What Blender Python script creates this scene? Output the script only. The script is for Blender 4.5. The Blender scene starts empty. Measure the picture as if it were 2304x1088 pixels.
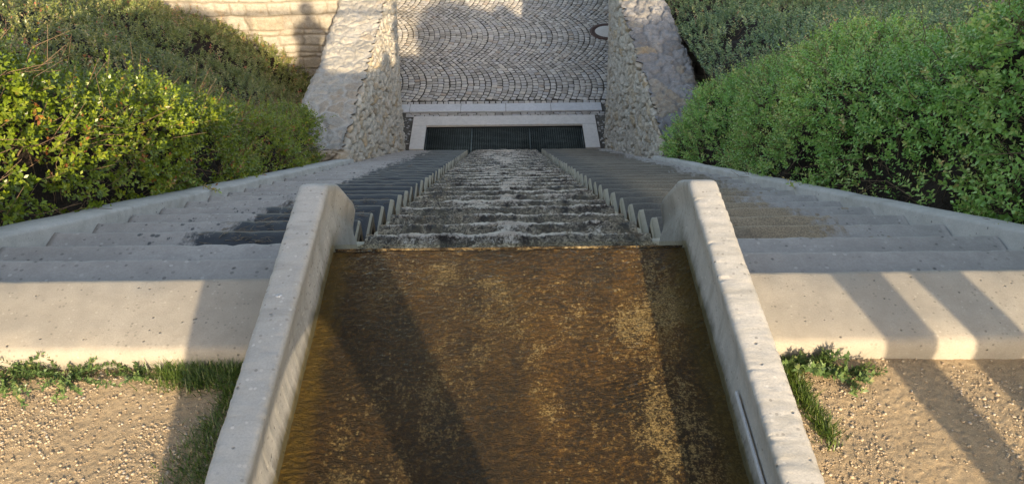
import bpy, math, random
import numpy as np
from mathutils import Vector, Matrix

# ------------------------------------------------------------------ camera, sky, sun, exposure
scene = bpy.context.scene
COL = scene.collection
cam_data = bpy.data.cameras.new("camera")
cam = bpy.data.objects.new("camera", cam_data)
COL.objects.link(cam)
cam_data.sensor_width = 36.0
cam_data.lens = 1730.0 / 2304.0 * 36.0
cam_data.clip_start = 0.02
cam_data.clip_end = 2000.0
PITCH, YAW, ROLL = math.radians(40.979), math.radians(0.673), math.radians(-0.226)
fwd = Vector((math.sin(YAW) * math.cos(PITCH), math.cos(YAW) * math.cos(PITCH), -math.sin(PITCH)))
rt0 = Vector((math.cos(YAW), -math.sin(YAW), 0))
up0 = rt0.cross(fwd)
rt = math.cos(ROLL) * rt0 + math.sin(ROLL) * up0
up = -math.sin(ROLL) * rt0 + math.cos(ROLL) * up0
m = Matrix((rt, up, -fwd)).transposed().to_4x4()
m.translation = Vector((-0.0117, -1.565, 1.4768))
cam.matrix_world = m
scene.camera = cam

SUN_DIR = Vector((-0.26, 1.0, -0.465)).normalized()       # the way the light travels
SUN_EL = math.asin(-SUN_DIR.z)
SUN_ROT = math.atan2(-SUN_DIR.x, -SUN_DIR.y)
world = bpy.data.worlds.new("World")
scene.world = world
world.use_nodes = True
wn = world.node_tree.nodes
wl = world.node_tree.links
wn.clear()
sky = wn.new("ShaderNodeTexSky")
sky.sky_type = 'NISHITA'
sky.sun_disc = False
sky.sun_elevation = SUN_EL
sky.sun_rotation = SUN_ROT
sky.air_density = 1.0
sky.dust_density = 2.0
sky.ozone_density = 1.0
bg = wn.new("ShaderNodeBackground")
bg.inputs[1].default_value = 0.15
wo = wn.new("ShaderNodeOutputWorld")
wl.new(sky.outputs[0], bg.inputs[0])
wl.new(bg.outputs[0], wo.inputs[0])

sun_data = bpy.data.lights.new("sun", 'SUN')
sun_data.energy = 3.1
sun_data.angle = math.radians(0.53)
sun_data.color = (1.0, 0.86, 0.66)
sun = bpy.data.objects.new("sun", sun_data)
COL.objects.link(sun)
sun.rotation_mode = 'QUATERNION'
sun.rotation_quaternion = SUN_DIR.to_track_quat('-Z', 'Y')
sun.location = (4, -12, 8)

scene.view_settings.view_transform = 'Standard'
scene.view_settings.look = 'None'
scene.view_settings.exposure = 1.25
scene.view_settings.use_white_balance = True
scene.view_settings.white_balance_temperature = 7400
scene.view_settings.white_balance_tint = 10
scene.view_settings.gamma = 1.0
scene.cycles.max_bounces = 6
scene.cycles.diffuse_bounces = 3
scene.cycles.glossy_bounces = 3
scene.cycles.transparent_max_bounces = 8
scene.cycles.caustics_reflective = False
scene.cycles.caustics_refractive = False

# ------------------------------------------------------------------ dimensions (metres)
T, R = 0.28, 0.1776            # tread and riser
NST = 35
ZR = -NST * R                  # street level
SL = R / T
rng = np.random.default_rng(7)
random.seed(7)

# ------------------------------------------------------------------ helpers
def tag(o, label=None, cat=None, group=None, kind=None):
    if label: o["label"] = label
    if cat: o["category"] = cat
    if group: o["group"] = group
    if kind: o["kind"] = kind
    return o

def empty(name, loc=(0, 0, 0)):
    o = bpy.data.objects.new(name, None)
    o.empty_display_size = 0.2
    COL.objects.link(o)
    o.location = loc
    return o

def link_mesh(name, me, mats, parent=None):
    o = bpy.data.objects.new(name, me)
    COL.objects.link(o)
    for mt in (mats if isinstance(mats, (list, tuple)) else [mats]):
        if mt is not None and mt.name not in [q.name for q in me.materials if q]:
            me.materials.append(mt)
    if parent is not None:
        o.parent = parent
        o.matrix_parent_inverse = Matrix.Translation(-Vector(parent.location))
    return o

def mesh_np(name, V, F, attrs=None, smooth=False, mat_idx=None):
    """V (n,3) array; F (m,k) int array with one k (3 or 4). attrs: {name: (domain, array)}"""
    V = np.asarray(V, dtype=np.float32)
    F = np.asarray(F, dtype=np.int32)
    k = F.shape[1]
    me = bpy.data.meshes.new(name)
    me.vertices.add(len(V))
    me.vertices.foreach_set("co", V.ravel())
    me.loops.add(F.size)
    me.loops.foreach_set("vertex_index", F.ravel())
    me.polygons.add(len(F))
    me.polygons.foreach_set("loop_start", np.arange(0, F.size, k, dtype=np.int32))
    me.polygons.foreach_set("loop_total", np.full(len(F), k, dtype=np.int32))
    if smooth:
        me.polygons.foreach_set("use_smooth", np.ones(len(F), dtype=bool))
    if mat_idx is not None:
        me.polygons.foreach_set("material_index", np.asarray(mat_idx, dtype=np.int32))
    for an, (dom, arr) in (attrs or {}).items():
        at = me.attributes.new(an, 'FLOAT', dom)
        at.data.foreach_set("value", np.asarray(arr, dtype=np.float32).ravel())
    me.update(calc_edges=True)
    me.validate()
    return me

def grid_faces(nu, nv, flip=False):
    i = np.arange(nu - 1)[:, None]
    j = np.arange(nv - 1)[None, :]
    a = (i * nv + j).ravel()
    f = np.stack([a, a + nv, a + nv + 1, a + 1], 1)
    return f[:, ::-1] if flip else f

def join(parts):
    Vs, Fs, n = [], [], 0
    for V, F in parts:
        Vs.append(np.asarray(V, dtype=float)); Fs.append(np.asarray(F, dtype=int) + n); n += len(V)
    return np.concatenate(Vs), np.concatenate(Fs)

def box(x0, x1, y0, y1, z0, z1):
    V = np.array([(x, y, z) for x in (x0, x1) for y in (y0, y1) for z in (z0, z1)], float)
    F = np.array([(0, 1, 3, 2), (4, 6, 7, 5), (0, 4, 5, 1), (2, 3, 7, 6), (0, 2, 6, 4), (1, 5, 7, 3)])
    return V, F

def _hash(i, j, k, seed):
    h = (i.astype(np.int64) * 374761393 + j.astype(np.int64) * 668265263 + k.astype(np.int64) * 2147483647 + seed * 1274126177) & 0xFFFFFFFF
    h = ((h ^ (h >> 13)) * 1274126177) & 0xFFFFFFFF
    h = ((h ^ (h >> 16)) * 2246822519) & 0xFFFFFFFF
    return ((h ^ (h >> 15)) & 0xFFFFFF) / float(0xFFFFFF)

def vnoise(x, y, z=None, seed=0):
    if z is None: z = np.zeros_like(x)
    xi, yi, zi = np.floor(x), np.floor(y), np.floor(z)
    fx, fy, fz = x - xi, y - yi, z - zi
    fx, fy, fz = [f * f * (3 - 2 * f) for f in (fx, fy, fz)]
    out = 0
    for a in (0, 1):
        for b in (0, 1):
            for c in (0, 1):
                w = (fx if a else 1 - fx) * (fy if b else 1 - fy) * (fz if c else 1 - fz)
                out = out + w * _hash(xi + a, yi + b, zi + c, seed)
    return out * 2 - 1

def fbm(x, y, z=None, seed=0, oct=4, gain=0.5):
    s, a, f = 0, 1.0, 1.0
    for o in range(oct):
        s = s + a * vnoise(x * f, y * f, None if z is None else z * f, seed + o * 17)
        a *= gain; f *= 2.03
    return s

def sstep(a, b, x):
    t = np.clip((x - a) / (b - a), 0, 1)
    return t * t * (3 - 2 * t)

def worley(u, v, seed=0, jit=0.9):
    ui, vi = np.floor(u), np.floor(v)
    F1 = np.full(u.shape, 9.0); F2 = np.full(u.shape, 9.0)
    ID = np.zeros(u.shape); DX = np.zeros(u.shape); DY = np.zeros(u.shape); ID2 = np.zeros(u.shape)
    zz = np.zeros_like(u)
    for a in (-1, 0, 1):
        for b in (-1, 0, 1):
            cu, cv = ui + a, vi + b
            px = cu + 0.5 + jit * (_hash(cu, cv, zz, seed) - 0.5)
            py = cv + 0.5 + jit * (_hash(cu, cv, zz + 1, seed) - 0.5)
            dx, dy = u - px, v - py
            d = np.sqrt(dx * dx + dy * dy)
            near = d < F1
            F2 = np.where(near, F1, np.minimum(F2, d))
            hid = _hash(cu, cv, zz + 2, seed)
            hid2 = _hash(cu, cv, zz + 3, seed)
            ID = np.where(near, hid, ID); ID2 = np.where(near, hid2, ID2)
            DX = np.where(near, dx, DX); DY = np.where(near, dy, DY)
            F1 = np.where(near, d, F1)
    return F1, F2, ID, ID2, DX, DY

# ------------------------------------------------------------------ materials
def new_mat(name):
    mt = bpy.data.materials.new(name)
    mt.use_nodes = True
    nt = mt.node_tree
    nt.nodes.clear()
    out = nt.nodes.new("ShaderNodeOutputMaterial")
    b = nt.nodes.new("ShaderNodeBsdfPrincipled")
    nt.links.new(b.outputs[0], out.inputs[0])
    return mt, nt, b, out

class NT:
    """tiny node-writing helper"""
    def __init__(s, nt):
        s.nt = nt; s.n = nt.nodes; s.l = nt.links
        s.geo = s.n.new("ShaderNodeNewGeometry")
        s.pos = s.geo.outputs["Position"]
    def noise(s, scale, detail=4, rough=0.55, vec=None, dist=0.0):
        q = s.n.new("ShaderNodeTexNoise"); q.inputs["Scale"].default_value = scale
        q.inputs["Detail"].default_value = detail; q.inputs["Roughness"].default_value = rough
        q.inputs["Distortion"].default_value = dist
        s.l.new(vec or s.pos, q.inputs["Vector"]); return q.outputs["Fac"]
    def voro(s, scale, feature='F1', vec=None, out="Distance", rnd=1.0):
        q = s.n.new("ShaderNodeTexVoronoi"); q.feature = feature; q.inputs["Scale"].default_value = scale
        q.inputs["Randomness"].default_value = rnd
        s.l.new(vec or s.pos, q.inputs["Vector"]); return q.outputs[out]
    def scale(s, v, vec=None):
        q = s.n.new("ShaderNodeVectorMath"); q.operation = 'MULTIPLY'
        s.l.new(vec or s.pos, q.inputs[0]); q.inputs[1].default_value = v; return q.outputs[0]
    def sep(s, vec=None):
        q = s.n.new("ShaderNodeSeparateXYZ"); s.l.new(vec or s.pos, q.inputs[0]); return q.outputs
    def math(s, op, a, b=None, c=None, clamp=False):
        q = s.n.new("ShaderNodeMath"); q.operation = op; q.use_clamp = clamp
        for i, v in enumerate((a, b, c)):
            if v is None: continue
            if isinstance(v, (int, float)): q.inputs[i].default_value = v
            else: s.l.new(v, q.inputs[i])
        return q.outputs[0]
    def ramp(s, fac, stops, interp='LINEAR'):
        q = s.n.new("ShaderNodeValToRGB"); q.color_ramp.interpolation = interp
        cr = q.color_ramp
        while len(cr.elements) < len(stops): cr.elements.new(0.5)
        for e, (p, c) in zip(cr.elements, stops):
            e.position = p
            e.color = (c, c, c, 1) if isinstance(c, (int, float)) else (*c, 1)
        s.l.new(fac, q.inputs[0]); return q.outputs[0]
    def mix(s, fac, a, b, mode='MIX'):
        q = s.n.new("ShaderNodeMix"); q.data_type = 'RGBA'; q.blend_type = mode
        for sock, v in ((q.inputs[0], fac), (q.inputs[6], a), (q.inputs[7], b)):
            if isinstance(v, (int, float)): sock.default_value = v
            elif isinstance(v, tuple): sock.default_value = (*v, 1)
            else: s.l.new(v, sock)
        return q.outputs[2]
    def attr(s, name):
        q = s.n.new("ShaderNodeAttribute"); q.attribute_name = name; return q.outputs["Fac"]
    def bump(s, h, strength, dist, bsdf, prev=None):
        q = s.n.new("ShaderNodeBump"); q.inputs["Strength"].default_value = strength
        q.inputs["Distance"].default_value = dist; s.l.new(h, q.inputs["Height"])
        if prev is not None: s.l.new(prev, q.inputs["Normal"])
        if bsdf is not None: s.l.new(q.outputs[0], bsdf.inputs["Normal"])
        return q.outputs[0]

def concrete_base(t, c0, c1, speck=0.5, fine=1.0):
    """pale concrete with blotches, aggregate and pits; returns (colour socket, height socket)"""
    big = t.noise(2.3, 5, 0.6)
    mid = t.noise(17, 4, 0.6)
    fn = t.noise(160 * fine, 3, 0.7)
    col = t.mix(t.ramp(big, [(0.3, 0.0), (0.7, 1.0)]), c0, c1)
    col = t.mix(t.math('MULTIPLY', t.ramp(mid, [(0.35, 1.0), (0.6, 0.0)]), 0.35), col, tuple(v * 0.72 for v in c0))
    col = t.mix(t.math('MULTIPLY', t.ramp(fn, [(0.35, 1.0), (0.65, 0.0)]), 0.3), col, tuple(v * 0.6 for v in c0))
    # aggregate: pebbles of several tones showing in the surface
    warp = t.n.new("ShaderNodeTexNoise"); warp.inputs["Scale"].default_value = 30
    t.l.new(t.pos, warp.inputs["Vector"])
    d = t.voro(62 * fine)
    tone = t.voro(62 * fine, out="Color")
    sx = t.sep(tone)
    pick = t.ramp(sx[0], [(0.62, 0.0), (0.66, 1.0)])
    dot = t.math('MULTIPLY', t.ramp(d, [(0.26, 1.0), (0.36, 0.0)]), pick)
    dark = t.mix(sx[1], tuple(v * 0.38 for v in c0), tuple(min(0.8, v * 1.15) for v in c1))
    col = t.mix(t.math('MULTIPLY', dot, speck), col, dark)
    d2 = t.voro(25 * fine)
    tone2 = t.sep(t.voro(25 * fine, out="Color"))
    pick2 = t.ramp(tone2[0], [(0.62, 0.0), (0.64, 1.0)])
    pit = t.math('MULTIPLY', t.ramp(d2, [(0.06, 1.0), (0.15, 0.0)]), pick2)
    col = t.mix(t.math('MULTIPLY', pit, 0.75), col, tuple(v * 0.25 for v in c0))
    h = t.math('ADD', t.math('MULTIPLY', fn, 0.35), t.math('MULTIPLY', mid, 0.5))
    h = t.math('SUBTRACT', h, t.math('MULTIPLY', pit, 1.2))
    return col, h

def mat_concrete(name, c0, c1, speck=0.5, rough=0.85, fine=1.0, stain=None, waterline=None):
    mt, nt, b, out = new_mat(name)
    t = NT(nt)
    col, h = concrete_base(t, c0, c1, speck, fine)
    if stain:
        v = t.scale(stain[2])
        s = t.noise(1.0, 5, 0.65, vec=v)
        col = t.mix(t.math('MULTIPLY', t.ramp(s, [(0.5, 0.0), (0.68, 1.0)]), stain[1]), col, stain[0])
    if waterline is not None:
        x, y, z = t.sep()
        zz = t.math('ADD', z, t.math('MULTIPLY', t.math('SUBTRACT', t.noise(16, 5, 0.7, vec=t.scale((1, 1, 0.3))), 0.5), 0.09))
        wm = t.ramp(t.math('ADD', t.math('MULTIPLY', t.math('SUBTRACT', waterline, zz), 14.0), 0.5, clamp=True), [(0.2, 0.0), (0.9, 1.0)])
        wm = t.math('MULTIPLY', wm, t.math('MULTIPLY', t.math('LESS_THAN', t.math('ABSOLUTE', x), 0.56), t.ramp(y, [(0.16, 1.0), (0.30, 0.25)])))
        col = t.mix(t.math('MULTIPLY', wm, 0.85), col, (0.06, 0.055, 0.03))
    nt.links.new(col, b.inputs["Base Color"])
    b.inputs["Roughness"].default_value = rough
    b.inputs["Specular IOR Level"].default_value = 0.3
    t.bump(h, 0.6, 0.004, b)
    return mt

M = {}
M["slab"] = mat_concrete("slab_concrete", (0.345, 0.305, 0.245), (0.42, 0.375, 0.305), speck=0.6, fine=1.5)
M["kerb"] = mat_concrete("kerb_concrete", (0.42, 0.395, 0.35), (0.53, 0.50, 0.45), speck=0.7, fine=1.3, stain=((0.24, 0.23, 0.20), 0.5, (4, 22, 2.5)), waterline=-0.022)
M["cheek"] = mat_concrete("cheek_concrete", (0.46, 0.44, 0.40), (0.58, 0.55, 0.50), speck=0.3, stain=((0.27, 0.25, 0.21), 0.5, (3, 3, 6)))
M["frame_conc"] = mat_concrete("basin_rim_concrete", (0.68, 0.63, 0.56), (0.77, 0.72, 0.645), speck=0.25)
M["kerbstone"] = mat_concrete("kerbstone_concrete", (0.62, 0.62, 0.61), (0.72, 0.72, 0.71), speck=0.25)
M["dark_conc"] = mat_concrete("wet_core_concrete", (0.05, 0.045, 0.035), (0.10, 0.09, 0.07), speck=0.2, rough=0.5)

def mat_step():
    mt, nt, b, out = new_mat("stair_concrete")
    t = NT(nt)
    col, h = concrete_base(t, (0.36, 0.325, 0.285), (0.47, 0.425, 0.375), speck=0.75, fine=0.8)
    x, y, z = t.sep()
    ax = t.math('ABSOLUTE', x)
    right = t.math('GREATER_THAN', x, 0.0)
    edge_n = t.noise(5.5, 7, 0.72, vec=t.scale((1.3, 0.25, 0.0)))
    # water reaches out from the cascade, further down on the right hand stair
    lim_l = t.math('ADD', 1.24, t.math('MULTIPLY', y, 0.008))
    lim_r = t.math('ADD', 1.22, t.math('MULTIPLY', t.math('MINIMUM', y, 3.6), 0.11))
    lim = t.math('ADD', t.math('MULTIPLY', right, lim_r), t.math('MULTIPLY', t.math('SUBTRACT', 1.0, right), lim_l))
    lim = t.math('ADD', lim, t.math('MULTIPLY', t.math('SUBTRACT', edge_n, 0.5), 0.8))
    lim = t.math('ADD', lim, t.math('MULTIPLY', t.math('SUBTRACT', t.noise(28, 5, 0.7), 0.5), 0.35))
    wet = t.ramp(t.math('ADD', t.math('MULTIPLY', t.math('SUBTRACT', lim, ax), 6.0), 0.5, clamp=True), [(0.1, 0.0), (0.8, 1.0)])
    # the first two treads stay dry but for a patch in the corner on the left
    y2 = t.math('GREATER_THAN', y, T * 2.02)
    y1 = t.math('MULTIPLY', t.math('GREATER_THAN', y, T * 1.02), t.math('LESS_THAN', t.math('ADD', ax, t.math('MULTIPLY', edge_n, 0.12)), 0.80))
    y1 = t.math('MULTIPLY', y1, t.math('SUBTRACT', 1.0, right))
    wet = t.math('MULTIPLY', wet, t.math('MAXIMUM', y2, y1))
    # splashes on the dry part
    sp = t.voro(26)
    spc = t.sep(t.voro(26, out="Color"))
    sdist = t.math('SUBTRACT', ax, lim)
    sprob = t.ramp(sdist, [(0.0, 0.75), (0.28, 0.0)])
    splash = t.math('MULTIPLY', t.math('LESS_THAN', spc[2], sprob), t.ramp(sp, [(0.22, 1.0), (0.34, 0.0)]))
    splash = t.math('MULTIPLY', splash, y2)
    wet = t.math('MAXIMUM', wet, t.math('MULTIPLY', splash, 0.85))
    # dry pale rim along the inner end of each step
    rim = t.math('LESS_THAN', ax, 0.672)
    mud_n = t.noise(7, 5, 0.65)
    silt = t.noise(150, 2, 0.7)
    wl_ = t.mix(mud_n, (0.012, 0.012, 0.014), (0.042, 0.039, 0.038))
    wr_ = t.mix(mud_n, (0.22, 0.155, 0.088), (0.46, 0.335, 0.20))
    near_r = t.ramp(ax, [(0.80, 0.0), (1.15, 1.0)])
    near_r = t.math('MULTIPLY', near_r, t.ramp(t.math('MULTIPLY', y, 0.1), [(0.16, 1.0), (0.40, 0.25)]))
    wr_ = t.mix(near_r, t.mix(mud_n, (0.045, 0.039, 0.031), (0.15, 0.128, 0.098)), wr_)
    wcol = t.mix(right, wl_, wr_)
    wcol = t.mix(t.math('MULTIPLY', t.ramp(silt, [(0.42, 1.0), (0.55, 0.0)]), 0.45), wcol, (0.02, 0.018, 0.015))
    wet2 = t.math('MULTIPLY', wet, t.math('SUBTRACT', 1.0, rim))
    c = t.mix(wet2, col, wcol)
    rimc = t.mix(t.noise(40, 4, 0.6), (0.24, 0.21, 0.145), (0.42, 0.38, 0.28))
    c = t.mix(t.math('MULTIPLY', rim, 0.9), c, rimc)
    worn = t.math('MULTIPLY', t.attr('edge'), t.ramp(t.noise(35, 4, 0.7), [(0.35, 0.15), (0.6, 0.6)]))
    c = t.mix(worn, c, (0.50, 0.48, 0.44))
    nt.links.new(c, b.inputs["Base Color"])
    ro = t.math('SUBTRACT', 0.85, t.math('MULTIPLY', wet2, t.math('SUBTRACT', 0.5, t.math('MULTIPLY', right, 0.2))))
    nt.links.new(ro, b.inputs["Roughness"])
    b.inputs["Specular IOR Level"].default_value = 0.25
    t.bump(h, 0.55, 0.004, b)
    return mt
M["step"] = mat_step()

def mat_stone(name, ca, cb, cc, joint, rough=0.9, mort=0.85):
    """stones told apart by the mesh attribute 'tint' (one value per stone); 'joint' marks the mortar"""
    mt, nt, b, out = new_mat(name)
    t = NT(nt)
    ti = t.attr("tint"); jo = t.attr("joint")
    col = t.ramp(ti, [(0.0, ca), (0.45, cb), (0.8, cb), (1.0, cc)])
    n1 = t.noise(9, 6, 0.65); n2 = t.noise(55, 5, 0.7); n3 = t.noise(210, 2, 0.7)
    col = t.mix(t.math('MULTIPLY', t.ramp(n1, [(0.35, 1.0), (0.62, 0.0)]), 0.4), col, tuple(v * 0.55 for v in ca))
    col = t.mix(t.math('MULTIPLY', t.ramp(n2, [(0.52, 0.0), (0.7, 1.0)]), 0.4), col, tuple(min(0.7, v * 1.3) for v in cb))
    col = t.mix(t.math('MULTIPLY', t.ramp(n3, [(0.35, 1.0), (0.5, 0.0)]), 0.35), col, tuple(v * 0.4 for v in ca))
    rust = t.noise(4.3, 4, 0.6)
    col = t.mix(t.math('MULTIPLY', t.ramp(rust, [(0.6, 0.0), (0.72, 1.0)]), 0.45), col, (0.36, 0.22, 0.09))
    col = t.mix(t.math('MULTIPLY', jo, mort), col, joint)
    nt.links.new(col, b.inputs["Base Color"])
    b.inputs["Roughness"].default_value = rough
    b.inputs["Specular IOR Level"].default_value = 0.25
    col = t.mix(t.math('MULTIPLY', t.ramp(t.noise(26, 5, 0.75), [(0.36, 1.0), (0.5, 0.0)]), 0.4), col, tuple(v * 0.45 for v in ca))
    nt.links.new(col, b.inputs["Base Color"])
    h = t.math('ADD', t.math('MULTIPLY', n2, 0.8), t.math('MULTIPLY', n3, 0.25))
    t.bump(h, 0.9, 0.014, b)
    return mt
M["rubble"] = mat_stone("rubble_face_stone", (0.64, 0.56, 0.44), (0.77, 0.69, 0.56), (0.68, 0.51, 0.31), (0.22, 0.175, 0.12))
M["coping"] = mat_stone("coping_stone", (0.42, 0.385, 0.32), (0.53, 0.485, 0.405), (0.48, 0.38, 0.27), (0.52, 0.48, 0.41), mort=0.8)
M["coping_grey"] = mat_stone("weathered_coping_stone", (0.27, 0.255, 0.235), (0.40, 0.38, 0.355), (0.48, 0.38, 0.25), (0.24, 0.23, 0.215), mort=0.75)
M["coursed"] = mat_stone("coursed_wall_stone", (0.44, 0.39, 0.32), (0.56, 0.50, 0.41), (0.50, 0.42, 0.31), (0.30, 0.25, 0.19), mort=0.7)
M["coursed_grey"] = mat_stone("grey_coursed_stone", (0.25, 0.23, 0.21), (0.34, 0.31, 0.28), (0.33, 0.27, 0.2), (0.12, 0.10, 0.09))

def mat_cobble():
    mt, nt, b, out = new_mat("cobble_granite")
    t = NT(nt)
    ti = t.attr("tint")
    col = t.ramp(ti, [(0.0, (0.34, 0.305, 0.255)), (0.3, (0.56, 0.51, 0.435)), (0.55, (0.50, 0.48, 0.46)), (0.8, (0.68, 0.61, 0.50)), (0.93, (0.72, 0.69, 0.64)), (1.0, (0.48, 0.37, 0.27))])
    n2 = t.noise(90, 5, 0.7); n3 = t.noise(330, 2, 0.7)
    col = t.mix(t.math('MULTIPLY', t.ramp(n2, [(0.36, 1.0), (0.58, 0.0)]), 0.45), col, (0.2, 0.19, 0.17))
    col = t.mix(t.math('MULTIPLY', t.ramp(n3, [(0.5, 0.0), (0.7, 1.0)]), 0.3), col, (0.5, 0.48, 0.44))
    nt.links.new(col, b.inputs["Base Color"])
    b.inputs["Roughness"].default_value = 0.72
    b.inputs["Specular IOR Level"].default_value = 0.35
    t.bump(n2, 0.7, 0.006, b)
    return mt
M["cobble"] = mat_cobble()

def mat_simple(name, ca, cb, scale=20, rough=0.9, bump=0.5, dist=0.004, metallic=0.0, spec=0.3):
    mt, nt, b, out = new_mat(name)
    t = NT(nt)
    n = t.noise(scale, 5, 0.65); n2 = t.noise(scale * 7, 3, 0.7)
    col = t.mix(t.ramp(n, [(0.3, 0.0), (0.7, 1.0)]), ca, cb)
    col = t.mix(t.math('MULTIPLY', t.ramp(n2, [(0.35, 1.0), (0.55, 0.0)]), 0.4), col, tuple(v * 0.55 for v in ca))
    nt.links.new(col, b.inputs["Base Color"])
    b.inputs["Roughness"].default_value = rough
    b.inputs["Metallic"].default_value = metallic
    b.inputs["Specular IOR Level"].default_value = spec
    t.bump(n2, bump, dist, b)
    return mt
M["silt"] = mat_simple("pit_black", (0.006, 0.006, 0.005), (0.014, 0.014, 0.011), 6)  # near-black, for the pit floor and lining
M["hedge_gap"] = mat_simple("hedge_gap_shade", (0.02, 0.014, 0.010), (0.045, 0.032, 0.022), 6, bump=0.8, dist=0.02)  # dark brown standing in for shade between the hedge leaves
M["joint_sand"] = mat_simple("joint_sand", (0.05, 0.045, 0.038), (0.12, 0.108, 0.09), 9, bump=0.6)
M["side_gravel"] = mat_simple("dirty_strip", (0.10, 0.085, 0.065), (0.24, 0.21, 0.17), 45, bump=1.0, dist=0.02)
M["gravel"] = mat_simple("sandy_path", (0.36, 0.265, 0.16), (0.46, 0.35, 0.22), 60, bump=0.9, dist=0.004)
M["twig"] = mat_simple("bare_twig", (0.16, 0.10, 0.06), (0.30, 0.21, 0.13), 60)
M["straw"] = mat_simple("dry_needle", (0.22, 0.17, 0.12), (0.36, 0.29, 0.2), 60)
M["steel"] = mat_simple("galvanised_steel", (0.10, 0.13, 0.125), (0.30, 0.38, 0.36), 1.2, rough=0.5, bump=0.1, metallic=0.1)
M["rail"] = mat_simple("painted_rail", (0.10, 0.11, 0.11), (0.15, 0.16, 0.16), 30, rough=0.45, bump=0.1)
M["iron"] = mat_simple("rusty_cast_iron", (0.085, 0.052, 0.042), (0.15, 0.09, 0.07), 50, rough=0.75, bump=0.6, dist=0.004)
M["white_strip"] = mat_simple("white_plastic", (0.5, 0.5, 0.5), (0.58, 0.58, 0.57), 60, rough=0.5, bump=0.1)
M["far_ground"] = mat_simple("far_ground", (0.16, 0.14, 0.11), (0.24, 0.21, 0.17), 0.5)
M["deck"] = mat_concrete("deck_concrete", (0.40, 0.38, 0.34), (0.48, 0.45, 0.40))

def mat_pebble():
    mt, nt, b, out = new_mat("path_pebble")
    t = NT(nt)
    ti = t.attr("tint")
    col = t.ramp(ti, [(0.0, (0.28, 0.21, 0.14)), (0.5, (0.41, 0.315, 0.205)), (0.85, (0.50, 0.40, 0.275)), (1.0, (0.38, 0.33, 0.28))])
    nt.links.new(col, b.inputs["Base Color"])
    b.inputs["Roughness"].default_value = 0.85
    return mt
M["pebble"] = mat_pebble()

def mat_leaf(name, stops, rough=0.34, trans=0.2):
    mt, nt, b, out = new_mat(name)
    t = NT(nt)
    ti = t.attr("tint")
    col = t.ramp(ti, stops)
    big = t.noise(1.1, 3, 0.6)
    col = t.mix(t.math('MULTIPLY', t.ramp(big, [(0.4, 0.0), (0.65, 1.0)]), 0.3), col, tuple(v * 0.6 for v in stops[0][1]))
    nt.links.new(col, b.inputs["Base Color"])
    b.inputs["Roughness"].default_value = rough
    b.inputs["Specular IOR Level"].default_value = 0.45
    tr = nt.nodes.new("ShaderNodeBsdfTranslucent")
    nt.links.new(col, tr.inputs[0])
    mx = nt.nodes.new("ShaderNodeMixShader"); mx.inputs[0].default_value = trans
    nt.links.new(b.outputs[0], mx.inputs[1]); nt.links.new(tr.outputs[0], mx.inputs[2])
    nt.links.new(mx.outputs[0], out.inputs[0])
    return mt
M["leaf_left"] = mat_leaf("hedge_leaf_bright", [(0.0, (0.098, 0.144, 0.013)), (0.5, (0.201, 0.281, 0.022)), (0.9, (0.332, 0.364, 0.038)), (0.97, (0.351, 0.244, 0.043)), (1.0, (0.351, 0.121, 0.038))])
M["leaf_bank"] = mat_leaf("shrub_leaf_dull", [(0.0, (0.114, 0.154, 0.038)), (0.45, (0.217, 0.257, 0.068)), (0.8, (0.365, 0.329, 0.120)), (0.92, (0.497, 0.411, 0.223)), (1.0, (0.497, 0.144, 0.086))])
M["leaf_right"] = mat_leaf("hedge_leaf_deep", [(0.0, (0.188, 0.394, 0.086)), (0.5, (0.359, 0.600, 0.128)), (0.9, (0.587, 0.600, 0.187)), (0.97, (0.600, 0.600, 0.171)), (1.0, (0.600, 0.414, 0.144))])
M["leaf_rbank"] = mat_leaf("shrub_leaf_grey", [(0.0, (0.117, 0.210, 0.088)), (0.5, (0.260, 0.360, 0.144)), (0.85, (0.442, 0.465, 0.199)), (0.95, (0.600, 0.512, 0.265)), (1.0, (0.600, 0.279, 0.155))])
M["grass"] = mat_leaf("grass_blade", [(0.0, (0.045, 0.090, 0.013)), (0.6, (0.108, 0.171, 0.027)), (0.9, (0.198, 0.216, 0.063)), (1.0, (0.360, 0.297, 0.153))])
M["weed"] = mat_leaf("weed_leaf", [(0.0, (0.07, 0.13, 0.04)), (0.7, (0.16, 0.24, 0.08)), (1.0, (0.32, 0.30, 0.13))])

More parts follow.
